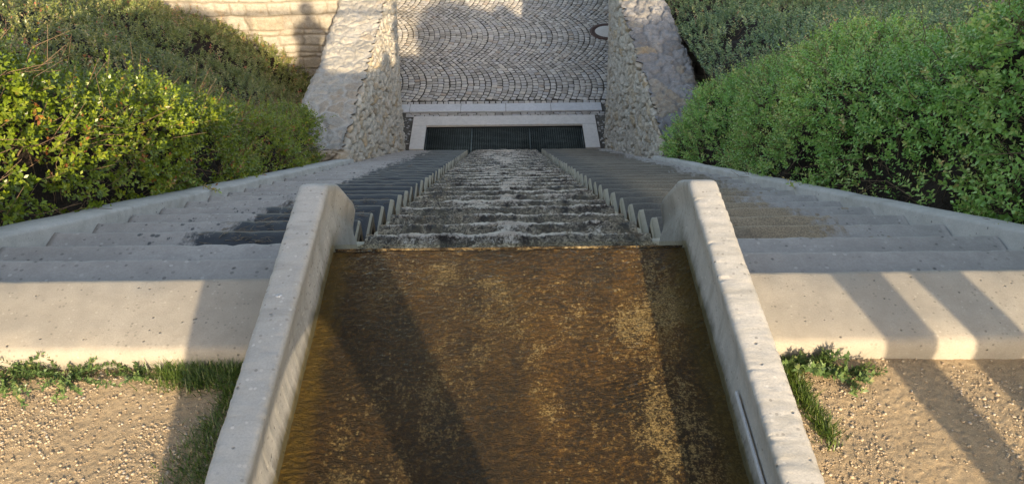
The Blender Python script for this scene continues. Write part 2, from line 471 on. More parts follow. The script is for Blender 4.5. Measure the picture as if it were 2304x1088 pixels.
def mat_channel_floor():
    mt, nt, b, out = new_mat("algae_covered_floor")
    t = NT(nt)
    flow = t.scale((1.0, 0.6, 1.0))
    n1 = t.noise(3.0, 5, 0.6, vec=flow, dist=0.5)
    n2 = t.noise(14, 6, 0.75, vec=flow, dist=0.8)
    n3 = t.noise(75, 5, 0.75)
    n4 = t.noise(210, 4, 0.8)
    mixn = t.math('ADD', t.math('MULTIPLY', n1, 0.62), t.math('ADD', t.math('MULTIPLY', n2, 0.25), t.math('MULTIPLY', n3, 0.13)))
    col = t.ramp(mixn, [(0.38, (0.012, 0.006, 0.003)), (0.47, (0.050, 0.024, 0.008)), (0.54, (0.14, 0.070, 0.016)), (0.62, (0.28, 0.16, 0.038))])
    col = t.mix(t.math('MULTIPLY', t.ramp(n4, [(0.42, 1.0), (0.56, 0.0)]), 0.75), col, (0.022, 0.013, 0.006))
    col = t.mix(t.math('MULTIPLY', t.ramp(n3, [(0.50, 0.0), (0.64, 1.0)]), 0.55), col, (0.27, 0.145, 0.032))
    # pale scoured patches where the algae is gone
    x, y, z = t.sep()
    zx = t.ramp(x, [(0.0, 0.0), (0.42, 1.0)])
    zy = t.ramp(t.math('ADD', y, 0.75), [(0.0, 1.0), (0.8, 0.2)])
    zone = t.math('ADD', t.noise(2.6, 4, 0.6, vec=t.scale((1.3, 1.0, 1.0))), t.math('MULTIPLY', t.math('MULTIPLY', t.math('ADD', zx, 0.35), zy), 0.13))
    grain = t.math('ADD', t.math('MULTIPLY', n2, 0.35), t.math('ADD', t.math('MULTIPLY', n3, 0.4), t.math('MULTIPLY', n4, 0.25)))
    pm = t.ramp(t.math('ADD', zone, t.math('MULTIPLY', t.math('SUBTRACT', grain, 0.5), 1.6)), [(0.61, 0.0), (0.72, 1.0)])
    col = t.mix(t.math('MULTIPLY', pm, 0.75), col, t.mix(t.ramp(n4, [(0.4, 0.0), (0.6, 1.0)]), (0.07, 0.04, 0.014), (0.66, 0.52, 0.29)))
    vw = t.n.new("ShaderNodeVectorMath"); vw.operation = 'ADD'
    wv = t.n.new("ShaderNodeTexNoise"); wv.inputs["Scale"].default_value = 60
    t.l.new(t.pos, wv.inputs["Vector"])
    ws = t.n.new("ShaderNodeVectorMath"); ws.operation = 'SCALE'; ws.inputs["Scale"].default_value = 0.012
    t.l.new(wv.outputs["Color"], ws.inputs[0]); t.l.new(t.pos, vw.inputs[0]); t.l.new(ws.outputs[0], vw.inputs[1])
    vv_ = vw.outputs[0]
    sz_ = t.sep(t.voro(75, vec=vv_, out="Color"))
    fl = t.math('LESS_THAN', t.voro(75, vec=vv_), t.math('MULTIPLY', sz_[0], 0.33))
    fl = t.math('MULTIPLY', fl, t.ramp(t.math('ADD', t.noise(3.5, 4, 0.7), t.math('MULTIPLY', n3, 0.3)), [(0.62, 0.0), (0.74, 1.0)]))
    col = t.mix(t.math('MULTIPLY', fl, 0.75), col, (0.55, 0.45, 0.27))
    col = t.mix(t.math('MULTIPLY', t.ramp(x, [(0.0, 1.0), (0.10, 0.0)]), 0.5), col, (0.010, 0.006, 0.004))  # painted shade: left side darkened to deepen the person's shadow
    # mossy edges along the kerbs
    ax = t.math('ABSOLUTE', x)
    mo = t.ramp(t.math('ADD', ax, t.math('MULTIPLY', n2, 0.12)), [(0.515, 0.0), (0.565, 1.0)])
    col = t.mix(t.math('MULTIPLY', mo, 0.85), col, t.mix(n3, (0.018, 0.017, 0.004), (0.20, 0.125, 0.012)))
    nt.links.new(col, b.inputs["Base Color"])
    b.inputs["Roughness"].default_value = 0.75
    flow2 = t.scale((1.0, 2.2, 1.0))
    rp = t.noise(42, 3, 0.6, vec=flow2, dist=0.4)
    t.bump(t.math('ADD', t.math('MULTIPLY', rp, 1.5), t.math('ADD', n3, n4)), 1.0, 0.014, b)
    return mt
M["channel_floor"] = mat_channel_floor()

def mat_water(name, tint, bumps, strength=0.35):
    mt = bpy.data.materials.new(name); mt.use_nodes = True
    nt = mt.node_tree; nt.nodes.clear()
    t = NT(nt)
    out = nt.nodes.new("ShaderNodeOutputMaterial")
    tr = nt.nodes.new("ShaderNodeBsdfTransparent"); tr.inputs[0].default_value = (*tint, 1)
    gl = nt.nodes.new("ShaderNodeBsdfGlossy"); gl.inputs["Roughness"].default_value = 0.06
    fr = nt.nodes.new("ShaderNodeFresnel"); fr.inputs[0].default_value = 1.25
    mx = nt.nodes.new("ShaderNodeMixShader")
    h = None
    for sc, vec, w in bumps:
        n = t.noise(sc, 4, 0.6, vec=t.scale(vec), dist=0.5)
        n = t.math('MULTIPLY', n, w)
        h = n if h is None else t.math('ADD', h, n)
    bp = t.bump(h, strength, 0.02, None)
    nt.links.new(bp, gl.inputs["Normal"]); nt.links.new(bp, fr.inputs["Normal"])
    fac = t.math('MULTIPLY', fr.outputs[0], t.math('MULTIPLY', 0.4, t.math('SUBTRACT', 1.0, t.geo.outputs['Backfacing'])))
    nt.links.new(fac, mx.inputs[0]); nt.links.new(tr.outputs[0], mx.inputs[1]); nt.links.new(gl.outputs[0], mx.inputs[2])
    nt.links.new(mx.outputs[0], out.inputs[0])
    return mt
M["water"] = mat_water("running_water", (0.93, 0.88, 0.74), [(26, (1, 1.7, 1), 1.0), (80, (1, 1.3, 1), 0.45)], 0.6)
M["pit_water"] = mat_water("still_water", (0.25, 0.35, 0.3), [(9, (1, 1, 1), 1.0)], 0.1)

def mat_cascade():
    mt, nt, b, out = new_mat("cascade_water")
    t = NT(nt)
    fo = t.attr("foam")
    v1 = t.scale((1.0, 0.75, 0.9))
    n1 = t.noise(34, 6, 0.75, vec=v1, dist=1.4)
    n2 = t.noise(100, 5, 0.78, vec=v1, dist=0.8)
    n3 = t.noise(9, 4, 0.65, vec=v1, dist=0.6)
    v = t.math('ADD', t.math('MULTIPLY', n1, 0.42), t.math('ADD', t.math('MULTIPLY', n2, 0.46), t.math('MULTIPLY', n3, 0.12)))
    f = t.ramp(t.math('ADD', v, t.math('MULTIPLY', t.math('SUBTRACT', fo, 0.3), 0.26)), [(0.52, 0.0), (0.63, 1.0)])
    n6 = t.noise(20, 5, 0.6, vec=v1, dist=1.6)
    vein = t.ramp(t.math('ABSOLUTE', t.math('SUBTRACT', n6, 0.5)), [(0.0, 1.0), (0.04, 0.0)])
    vein = t.math('MAXIMUM', vein, t.math('MULTIPLY', 0.7, t.ramp(t.math('ABSOLUTE', t.math('SUBTRACT', n1, 0.5)), [(0.0, 1.0), (0.03, 0.0)])))
    dark = t.mix(t.noise(6, 5, 0.65), (0.007, 0.005, 0.005), (0.05, 0.032, 0.019))
    dark = t.mix(t.math('MULTIPLY', vein, t.ramp(n3, [(0.40, 0.0), (0.55, 1.0)])), dark, (0.42, 0.34, 0.235))
    col = t.mix(f, dark, t.mix(n2, (0.46, 0.38, 0.27), (0.85, 0.76, 0.64)))
    nt.links.new(col, b.inputs["Base Color"])
    nt.links.new(t.math('ADD', 0.12, t.math('MULTIPLY', f, 0.5)), b.inputs["Roughness"])
    b.inputs["IOR"].default_value = 1.33
    b.inputs["Specular IOR Level"].default_value = 0.3
    t.bump(t.math('ADD', n1, t.math('MULTIPLY', n2, 0.5)), 0.7, 0.02, b)
    return mt
M["cascade"] = mat_cascade()

# ------------------------------------------------------------------ terrain, street
def plane_sheet(name, x0, x1, y0, y1, z, mat, label=None):
    V = np.array([(x0, y0, z), (x1, y0, z), (x1, y1, z), (x0, y1, z)], float)
    o = link_mesh(name, mesh_np(name, V, np.array([[0, 1, 2, 3]])), mat)
    return tag(o, kind="structure")
tv = np.array([(x, y, z) for x in (-900, 900) for (y, z) in ((-900, -0.45), (-0.5, -0.46), (0.3, -1.1), (9.75, ZR - 1.0), (12.0, ZR - 0.45), (900, ZR - 0.45))], float)
tag(link_mesh("terrain", mesh_np("terrain", tv, grid_faces(2, 6)), M["far_ground"]), kind="structure")

# bed of the street under the stones (with an opening for the basin)
Vb, Fb = [], []
o_ = tag(link_mesh("street_bed", mesh_np("street_bed", *join([
    box(-12, 12, 11.36, 24, ZR - 0.4, ZR - 0.0115),
    ])), M["joint_sand"]), kind="structure")
tag(link_mesh("verge", mesh_np("verge", *join([
    box(-2.6, -1.703, 9.4, 11.33, ZR - 0.4, ZR - 0.022),
    box(1.703, 2.6, 9.4, 11.33, ZR - 0.4, ZR - 0.022),
    box(-1.7, 1.7, 10.9, 11.33, ZR - 0.4, ZR - 0.023)])), M["side_gravel"]), kind="structure")

def stone_block(cx, cy, z, lu, lv, ang, rnd, h=0.06, bev=0.011):
    """one set stone: bevelled, slightly uneven; returns verts, faces"""
    hu, hv = lu / 2, lv / 2
    base = np.array([(-hu, -hv), (hu, -hv), (hu, hv), (-hu, hv)])
    base = base + rnd[:8].reshape(4, 2) * 0.007
    tilt = rnd[8:10] * 0.05
    rings = []
    for inset, dz in ((0.0, -h), (0.0, -bev * 0.9), (bev, -0.001)):
        s = np.array([(hu - inset) / hu, (hv - inset) / hv])
        p = base * s
        rings.append(np.column_stack([p, np.full(4, dz) + (p @ tilt) + rnd[10] * 0.004]))
    ctr = np.array([[0, 0, 0.003 + rnd[10] * 0.004]])
    V = np.concatenate(rings + [ctr])
    ca, sa = math.cos(ang), math.sin(ang)
    X = V[:, 0] * ca - V[:, 1] * sa + cx
    Y = V[:, 0] * sa + V[:, 1] * ca + cy
    V = np.column_stack([X, Y, V[:, 2] + z])
    F = []
    for r in range(2):
        for i in range(4):
            j = (i + 1) % 4
            F.append((r * 4 + i, r * 4 + j, r * 4 + 4 + j, r * 4 + 4 + i))
    for i in range(4):
        F.append((8 + i, 8 + (i + 1) % 4, 12, 12))
    return V, F

def cobbles():
    Vs, Fs, ts, n = [], [], [], 0
    r = np.random.default_rng(3)
    def put(cx, cy, lu, lv, a):
        nonlocal n
        V, F = stone_block(cx, cy, ZR - 0.004, lu, lv, a, r.uniform(-1, 1, 11))
        Vs.append(V); ts.append(np.full(len(F), r.random()))
        Fs.append(np.array(F) + n); n += len(V)
    W = 2.12
    ymin = 11.47
    # straight header row along the kerb
    x = -2.9
    while x < 2.9:
        l = r.uniform(0.095, 0.135)
        put(x + l / 2, 11.41 + r.uniform(-.003, .003), l - 0.010, 0.092, 0)
        x += l
    x = -2.9
    p = 0.118
    for band in range(4):
        y0 = 11.02 + band * W
        bul = W * 0.19
        # arc length table
        q = np.linspace(-1, 1, 400)
        bx = bul * (1 - q * q)
        by = y0 + (q + 1) * W / 2
        s = np.concatenate([[0], np.cumsum(np.hypot(np.diff(bx), np.diff(by)))])
        nrow = int((6.6 + bul) / p)
        for i in range(nrow):
            xo = -3.9 + i * p + r.uniform(-.006, .006) + 0.037 * band
            ls = r.uniform(0.088, 0.128, int(round(s[-1] / 0.108)))
            ls *= s[-1] / ls.sum()
            u = 0.0
            for l in ls:
                k = np.interp(u + l / 2, s, q)
                px, py = xo + bul * (1 - k * k), y0 + (k + 1) * W / 2
                u += l
                if py < ymin + 0.02 or px < -3.1 or px > 3.1: continue
                tx, ty = -2 * bul * k, W / 2
                an = math.atan2(ty, tx)
                cosn = abs(math.sin(an))
                put(px, py, l - 0.013, max(0.05, p * cosn - 0.009), an)
    V = np.concatenate(Vs); F = np.concatenate(Fs)
    F = F.copy()
    quad = F[:, 2] != F[:, 3]
    # build as a mix of quads and triangles: split the two kinds
    tri = F[~quad][:, :3]; q4 = F[quad]
    T3 = np.concatenate([q4[:, [0, 1, 2]], q4[:, [0, 2, 3]], tri])
    tt = np.concatenate(ts)
    ta = np.concatenate([tt[quad], tt[quad], tt[~quad]])
    me = mesh_np("street", V, T3, {"tint": ('FACE', ta)})
    return tag(link_mesh("street", me, M["cobble"]), kind="structure")
cobbles()

# thin strip of set stones between kerb and basin rim, and dirty strips beside the rim
def strip_stones():
    r = np.random.default_rng(5)
    Vs, Fs, ts, n = [], [], [], 0
    for row, yy in enumerate((10.955, 11.02)):
        x = -1.86
        while x < 1.85:
            l = r.uniform(0.09, 0.19)
            V, F = stone_block(x + l / 2, yy, ZR - 0.012, l - 0.010, 0.058, r.uniform(-.06, .06), r.uniform(-1, 1, 11))
            Vs.append(V); Fs.append(np.array(F) + n); ts.append(np.full(len(F), r.random() * 0.6)); n += len(V); x += l
    for sx in (-1, 1):
        for i in range(60):
            V, F = stone_block(sx * r.uniform(1.73, 1.86), r.uniform(9.86, 10.92), ZR - 0.024, r.uniform(.04, .09), r.uniform(.04, .07), r.uniform(0, 3), r.uniform(-1, 1, 11))
            Vs.append(V); Fs.append(np.array(F) + n); ts.append(np.full(len(F), r.random() * 0.6)); n += len(V)
    F = np.concatenate(Fs); tt = np.concatenate(ts); q = F[:, 2] != F[:, 3]
    T3 = np.concatenate([F[q][:, [0, 1, 2]], F[q][:, [0, 2, 3]], F[~q][:, :3]])
    ta = np.concatenate([tt[q], tt[q], tt[~q]])
    return tag(link_mesh("pavement", mesh_np("pavement", np.concatenate(Vs), T3, {"tint": ('FACE', ta)}), M["cobble"]), kind="structure")
strip_stones()

def bevel_box_mesh(name, x0, x1, y0, y1, z0, z1, bev=0.008, seg=2):
    import bmesh
    bm = bmesh.new()
    V, F = box(x0, x1, y0, y1, z0, z1)
    vs = [bm.verts.new(v) for v in V]
    for f in F: bm.faces.new([vs[i] for i in f])
    bmesh.ops.recalc_face_normals(bm, faces=bm.faces)
    bmesh.ops.bevel(bm, geom=list(bm.edges), offset=bev, segments=seg, affect='EDGES', profile=0.6)
    me = bpy.data.meshes.new(name)
    bm.to_mesh(me); bm.free()
    return me

# row of kerbstones along the street
xs_ = [-2.75, -1.80, -0.83, 0.03, 0.89, 1.86, 2.75]
places = ["cut off by the stone wall at the end of its row", "left of the chipped one, beside the stone wall", "with a chipped face, left of the middle", "just right of the middle joint", "at the right end of its row beside the wall", "mostly hidden behind the right stone wall"]
klabels = ["short end of a pale kerbstone under the left rubble wall",
           "pale kerbstone second from the left, above the grate's left end",
           "pale kerbstone with a chipped patch above the middle of the grate",
           "clean pale kerbstone above the right half of the grate",
           "pale kerbstone at the foot of the right rubble wall",
           "kerbstone behind the foot of the right rubble wall"]
for i in range(5):
    dy = 0.01 * math.sin(i * 2.1)
    me = bevel_box_mesh("kerbstone", xs_[i] + 0.004, xs_[i + 1] - 0.004, 11.07 + dy * .3, 11.345 + dy * .3, ZR - 0.2, ZR + 0.006, 0.006)
    o = link_mesh("kerbstone", me, M["kerbstone"])
    tag(o, klabels[i], "kerbstone", "kerbstones along the cobbled street")

# manhole cover in the street, half behind the right wall
def ring(r0, r1, z0, z1, n=64):
    a = np.linspace(0, 2 * math.pi, n, endpoint=False)
    prof = [(r0, z0), (r0, z1 - .004), (r0 + .004, z1), (r1 - .004, z1), (r1, z1 - .004), (r1, z0)]
    V = np.concatenate([np.column_stack([r * np.cos(a), r * np.sin(a), np.full(n, z)]) for r, z in prof])
    F = []
    for k in range(len(prof) - 1):
        for i in range(n):
            j = (i + 1) % n
            F.append((k * n + i, k * n + j, (k + 1) * n + j, (k + 1) * n + i))
    return V, np.array(F)
mh = empty("manhole_cover", (2.32, 14.37, ZR))
tag(mh, "round manhole cover with a rusty iron ring set in the cobbles", "manhole cover")
parts = [ring(0.285, 0.40, -0.05, 0.012)]
for i in range(40):
    a = i / 40 * 2 * math.pi
    V, F = box(-.014, .014, -.008, .008, 0.010, 0.019)
    ca, sa = math.cos(a), math.sin(a)
    V2 = V.copy(); V2[:, 0] = (V[:, 0] + .343) * ca - V[:, 1] * sa; V2[:, 1] = (V[:, 0] + .343) * sa + V[:, 1] * ca
    parts.append((V2, F))
o = link_mesh("rim", mesh_np("rim", *join(parts)), M["iron"]); o.parent = mh
a = np.linspace(0, 2 * math.pi, 64, endpoint=False)
Vc = [np.column_stack([r * np.cos(a), r * np.sin(a), np.full(64, z)]) for r, z in ((0.282, -.05), (0.282, 0.003), (0.276, 0.008), (0.12, 0.010), (0.001, 0.010))]
Fc = []
for k in range(4):
    for i in range(64):
        j = (i + 1) % 64
        Fc.append((k * 64 + i, k * 64 + j, (k + 1) * 64 + j, (k + 1) * 64 + i))
o = link_mesh("lid", mesh_np("lid", np.concatenate(Vc), np.array(Fc)), M["frame_conc"]); o.parent = mh

# ------------------------------------------------------------------ basin at the foot: concrete rim, steel grating, water
bs = empty("drain_basin", (0, 10.3, ZR))
tag(bs, "rectangular drain basin with a pale concrete rim at the foot of the cascade", "drain basin")
Z1 = ZR + 0.012
def rel(o, p): o.parent = p; o.matrix_parent_inverse = Matrix.Translation(-Vector(p.location)); return o
rimparts = []
me = bevel_box_mesh("rim", -1.70, 1.70, 10.585, 10.895, ZR - 0.6, Z1, 0.008)
o = rel(link_mesh("rim", me, M["frame_conc"]), bs)
for sx in (-1, 1):
    me = bevel_box_mesh("rim", min(sx * 1.44, sx * 1.70), max(sx * 1.44, sx * 1.70), 9.815, 10.582, ZR - 0.6, Z1 - 0.001, 0.008)
    rel(link_mesh("rim", me, M["frame_conc"]), bs)
V, F = box(-1.46, 1.46, 8.6, 10.60, ZR - 0.95, ZR - 0.7)
rel(link_mesh("basin_floor", mesh_np("basin_floor", V, F), M["silt"]), bs)
lin = join([box(-1.437, 1.437, 10.570, 10.584, ZR - 0.7, ZR - 0.03), box(-1.4395, -1.428, 8.6, 10.569, ZR - 0.7, ZR - 0.03), box(1.428, 1.4395, 8.6, 10.569, ZR - 0.7, ZR - 0.03)])  # near-black boxes laid over the pale rim walls below the grating
rel(link_mesh("lining", mesh_np("lining", *lin), M["silt"]), bs)
Vw = np.array([(-1.44, 8.6, ZR - 0.55), (1.44, 8.6, ZR - 0.55), (1.44, 10.59, ZR - 0.55), (-1.44, 10.59, ZR - 0.55)])
tag(link_mesh("water", mesh_np("water", Vw, np.array([[0, 1, 2, 3]])), M["pit_water"]), kind="structure")

glabels = ["dark steel grating panel at the left of the drain basin",
           "dark steel grating panel in the middle, below the falling water",
           "dark steel grating panel at the right of the drain basin"]
gx = [-1.425, -0.60, 0.46, 1.425]
for gi in range(3):
    xa, xb = gx[gi] + .006, gx[gi + 1] - .006
    ya, yb = 9.70, 10.566
    zt = ZR - 0.055
    parts = []
    nx = max(2, int(round((xb - xa) / 0.040)))
    for i in range(nx + 1):
        x = xa + (xb - xa) * i / nx
        w = 0.003 if 0 < i < nx else 0.006
        parts.append(box(x - w / 2, x + w / 2, ya, yb, zt - 0.005, zt))
    ny = int(round((yb - ya) / 0.040))
    for j in range(ny + 1):
        y = ya + (yb - ya) * j / ny
        w = 0.003 if 0 < j < ny else 0.006
        parts.append(box(xa, xb, y - w / 2, y + w / 2, zt - 0.005, zt - 0.001))
    o = link_mesh("steel_grating", mesh_np("steel_grating", *join(parts)), M["steel"])
    tag(o, glabels[gi], "grating", "gratings over the drain basin")

# ------------------------------------------------------------------ side stairs
def step_mesh(xin, xout, sgn, seed, k):
    """block step seen mostly from above: rounded nosing, worn edges, chamfered inner end"""
    r = np.random.default_rng(seed)
    # profile in (y,z) from back bottom over the tread to the front bottom
    prof = [(-T - 0.03, -0.06), (-T - 0.03, 0.0), (-T * .6, 0.001), (-T * .25, 0.0), (-0.045, -0.0005), (-0.018, -0.001), (-0.006, -0.003), (-0.0015, -0.008), (0.0, -0.016), (0.0, -0.06), (0.0, -R - 0.04)]
    prof = np.array(prof)
    xs = np.concatenate([[xin, xin + sgn * 0.004, xin + sgn * 0.020, xin + sgn * 0.026], np.linspace(xin + sgn * 0.05, xout, 46)])
    nu, nv = len(xs), len(prof)
    X = np.repeat(xs[:, None], nv, 1)
    Y = np.repeat(prof[None, :, 0], nu, 0).copy()
    Z = np.repeat(prof[None, :, 1], nu, 0).copy()
    # inner end chamfer
    for i, dz in ((0, -0.020), (1, -0.011), (2, -0.002)):
        Z[i] = np.minimum(Z[i], dz) if True else Z[i]
    n = fbm(X * 9 + seed * 3.1, Y * 9, seed=seed, oct=3) * 0.0022
    wear = fbm(X * 22 + seed, Y * 0 + 3.0, seed=seed + 5, oct=3)
    front = np.zeros((nu, nv)); front[:, 5:9] = 1
    Z += n * (np.abs(Z) < 0.03)
    Z -= front * np.maximum(0, wear) * 0.003
    Y -= front * np.maximum(0, wear) * 0.003
    V = np.column_stack([X.ravel(), Y.ravel(), Z.ravel()])
    F = grid_faces(nu, nv, flip=(sgn < 0))
    # end caps (fans)
    caps = []
    for i, fl in ((0, True), (nu - 1, False)):
        ids = [i * nv + j for j in range(nv)]
        for j in range(1, nv - 2):
            caps.append((ids[0], ids[j], ids[j + 1], ids[j + 2]) if j % 2 == 1 else None)
    caps = [c for c in caps if c]
    F = np.concatenate([F, np.array(caps)])
    edge = np.zeros((nu, nv)); edge[:, 6] = 0.10; edge[:, 7] = 1; edge[:, 8] = 1
    me = mesh_np("step", V, F, {"edge": ('POINT', edge.ravel())})
    return me

def make_stair(sgn, xin, xout, label):
    st = empty("staircase", (sgn * 1.2, 0, 0))
    tag(st, label, "staircase")
    for k in range(1, NST + 1):
        q = random.Random(100 * (2 + sgn) + k)
        me = step_mesh(sgn * (xin + q.uniform(-.009, .009)), sgn * xout, sgn, 100 * (2 + sgn) + k, k)
        o = bpy.data.objects.new("step", me)
        COL.objects.link(o)
        me.materials.append(M["step"])
        o.parent = st
        o.location = (-sgn * 1.2, k * T + q.uniform(-.005, .005), -k * R + q.uniform(-.003, .003))
        o.rotation_euler = (0, q.uniform(-.002, .002), q.uniform(-.002, .002))
    return st
make_stair(-1, 0.655, 1.835, "left flight of grey concrete steps soaked dark on its inner half")
make_stair(1, 0.655, 1.785, "right flight of grey concrete steps with brown silt on its inner half")

# sloping concrete core beneath flights and cascade
core = []
Vc = np.array([(x, y, z) for x in (-2.3, 2.3) for (y, z) in ((0.3, -1.2), (0.3, -0.70), (9.75, ZR - 0.32), (9.75, ZR - 0.9))], float)
Fc = np.array([(0, 1, 2, 3), (4, 7, 6, 5), (1, 5, 6, 2), (0, 4, 5, 1), (3, 2, 6, 7), (0, 3, 7, 4)])
tag(link_mesh("stair_foundation", mesh_np("stair_foundation", Vc, Fc), M["dark_conc"]), kind="structure")

# ------------------------------------------------------------------ cheek walls beside the flights
def cheek(x_in, x_out, off, label, seed):
    sgn = 1 if x_out > 0 else -1
    ys = np.concatenate([np.linspace(-0.8, 0.0, 12), np.linspace(0.02, 6.15, 130)])
    prof = [(x_in, -0.62), (x_in, -0.012), (x_in + sgn * 0.012, 0.004), (x_in + sgn * .09, 0.008), (x_out - sgn * 0.03, 0.004), (x_out - sgn * .004, -0.02), (x_out, -0.05), (x_out, -0.7)]
    nu, nv = len(ys), len(prof)
    V = np.zeros((nu, nv, 3))
    base = np.where(ys < 0, 0.02, -SL * ys) + off
    for j, (x, dz) in enumerate(prof):
        V[:, j, 0] = x; V[:, j, 1] = ys; V[:, j, 2] = base + dz
    n = fbm(V[:, :, 1] * 3.0, V[:, :, 0] * 6, V[:, :, 2] * 3, seed=seed, oct=4)
    V[:, :, 2] += n * 0.004
    V[:, :, 0] += fbm(V[:, :, 1] * 2.0, V[:, :, 2] * 2, seed=seed + 9, oct=3) * 0.006
    F = grid_faces(nu, nv, flip=(sgn > 0))
    capf = np.array([(j0, j0 + 1, nv - 2 - j0, nv - 1 - j0) for j0 in range(nv // 2 - 1)])
    cap2 = capf + (nu - 1) * nv
    me = mesh_np("cheek_wall", V.reshape(-1, 3), np.concatenate([F, capf, cap2]), smooth=False)
    o = link_mesh("cheek_wall", me, M["cheek"])
    return tag(o, label, "cheek wall")
cheek(-1.838, -2.06, 0.035, "pale sloping concrete cheek wall below the left hedge", 4)
cheek(1.788, 1.925, 0.03, "narrow sloping concrete cheek wall below the right hedge", 8)

# ------------------------------------------------------------------ top slabs each side and the channel
def slab(x0, x1, label, seed):
    xs = np.linspace(x0, x1, 160)
    prof = [(0.0, -0.30), (0.0, -0.014), (-0.002, -0.005), (-0.008, -0.001), (-0.02, 0.0), (-0.10, 0.0), (-0.18, 0.0), (-0.245, -0.001), (-0.258, -0.004), (-0.266, -0.012), (-0.272, -0.03), (-0.276, -0.09), (-0.276, -0.25)]
    nu, nv = len(xs), len(prof)
    V = np.zeros((nu, nv, 3))
    for j, (y, z) in enumerate(prof):
        V[:, j, 0] = xs; V[:, j, 1] = y; V[:, j, 2] = z
    w = fbm(V[:, :, 0] * 14, V[:, :, 1] * 14, V[:, :, 2] * 14, seed=seed, oct=4)
    V[:, :, 2] += w * 0.0012
    edge = np.zeros(nv); edge[2:4] = 1; edge[8:12] = 1.6
    V[:, :, 2] -= np.maximum(0, w) * edge * 0.003
    F = grid_faces(nu, nv)
    me = mesh_np("landing_slab", V.reshape(-1, 3), F)
    o = link_mesh("landing_slab", me, M["slab"])
    return tag(o, label, "slab")
slab(-2.05, -0.601, "broad pale concrete slab edging the top of the left flight", 21)
slab(0.601, 1.93, "broad pale concrete slab edging the top of the right flight", 22)

# channel floor with its lip, and the sheet of water on it
XI = 0.525
ys = np.concatenate([np.linspace(-1.64, -0.8, 60), np.linspace(-0.795, 0.175, 330)]); xs = np.linspace(-XI - .03, XI + .03, 330)
Xg, Yg = np.meshgrid(xs, ys, indexing='ij')
ph = Yg / 0.021 + np.abs(Xg - 0.08) * 26 * np.sign(0.3 + fbm(Xg * 1.5, Yg * 0.5, seed=35, oct=1)) + 2.6 * fbm(Xg * 7, Yg * 7, seed=33, oct=3)
rmask = sstep(-0.35, 0.5, fbm(Xg * 3.2, Yg * 3.0, seed=36, oct=2))
Zg = -0.068 + fbm(Xg * 11, Yg * 9, seed=31, oct=4) * 0.0030 + 0.0011 * rmask * np.sin(6.283 * ph) + 0.0012 * fbm(Xg * 70, Yg * 70, seed=37, oct=3) 
V = np.column_stack([Xg.ravel(), Yg.ravel(), Zg.ravel()])
F = grid_faces(len(xs), len(ys))
lipV = np.column_stack([xs, np.full(len(xs), 0.175), np.full(len(xs), -0.6)])
ids = np.arange(len(xs)) * len(ys) + len(ys) - 1
n0 = len(V)
lipF = np.column_stack([ids[:-1], ids[1:], n0 + np.arange(1, len(xs)), n0 + np.arange(len(xs) - 1)])
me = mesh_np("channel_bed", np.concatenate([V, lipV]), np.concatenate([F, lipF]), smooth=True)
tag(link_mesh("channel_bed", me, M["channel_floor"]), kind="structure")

# ------------------------------------------------------------------ cascade: block steps and running water
NC = 33
Y0 = 2.42 * T
Z0 = -2.42 * R
cas = empty("cascade_stair", (0, 0, 0))
tag(cas, "steep run of dark wet concrete steps carrying the white water down the middle", "cascade")
def cascade_step(seed, half):
    prof = np.array([(-T - 0.05, -0.3), (-T - 0.05, -0.022), (-T * .5, -0.021), (-0.05, -0.022), (-0.012, -0.023), (-0.002, -0.030), (0, -0.04), (0, -R - 0.12)])
    xs = np.concatenate([[-half, -half + .01, -half + .03], np.linspace(-half + .06, half - .06, 12), [half - .03, half - .01, half]])
    nu, nv = len(xs), len(prof)
    V = np.zeros((nu, nv, 3))
    for j, (y, z) in enumerate(prof):
        V[:, j, 0] = xs; V[:, j, 1] = y; V[:, j, 2] = z
    V[0, :, 2] = np.minimum(V[0, :, 2], -0.045); V[-1, :, 2] = np.minimum(V[-1, :, 2], -0.045)
    V[1, :, 2] -= .006; V[-2, :, 2] -= .006
    V[:, :, 2] += fbm(V[:, :, 0] * 9 + seed, V[:, :, 1] * 9, seed=seed, oct=3) * 0.003
    F = grid_faces(nu, nv)
    caps = np.array([(i * nv + a, i * nv + b, i * nv + c, i * nv + d) for i in (0, nu - 1) for (a, b, c, d) in ((0, 1, 6, 7), (1, 2, 5, 6), (2, 3, 4, 5))])
    return mesh_np("step", V.reshape(-1, 3), np.concatenate([F, caps]))
def mat_cstep():
    mt, nt, b, out = new_mat("cascade_block")
    t = NT(nt)
    x, y, z = t.sep()
    ax = t.math('ABSOLUTE', x)
    n = t.noise(30, 5, 0.65)
    pale = t.ramp(t.math('ADD', ax, t.math('MULTIPLY', n, 0.02)), [(0.545, 0.0), (0.56, 1.0)])
    col = t.mix(pale, t.mix(n, (0.02, 0.018, 0.016), (0.07, 0.06, 0.045)), t.mix(n, (0.20, 0.17, 0.11), (0.44, 0.39, 0.29)))
    nt.links.new(col, b.inputs["Base Color"]); b.inputs["Roughness"].default_value = 0.5
    t.bump(n, 0.6, 0.01, b)
    return mt
M["cstep"] = mat_cstep()
for j in range(NC):
    me = cascade_step(500 + j, 0.62 if j == 0 else 0.572)
    o = bpy.data.objects.new("step", me); COL.objects.link(o)
    me.materials.append(M["cstep"])
    o.parent = cas
    o.location = (0, Y0 + j * T, Z0 - j * R)

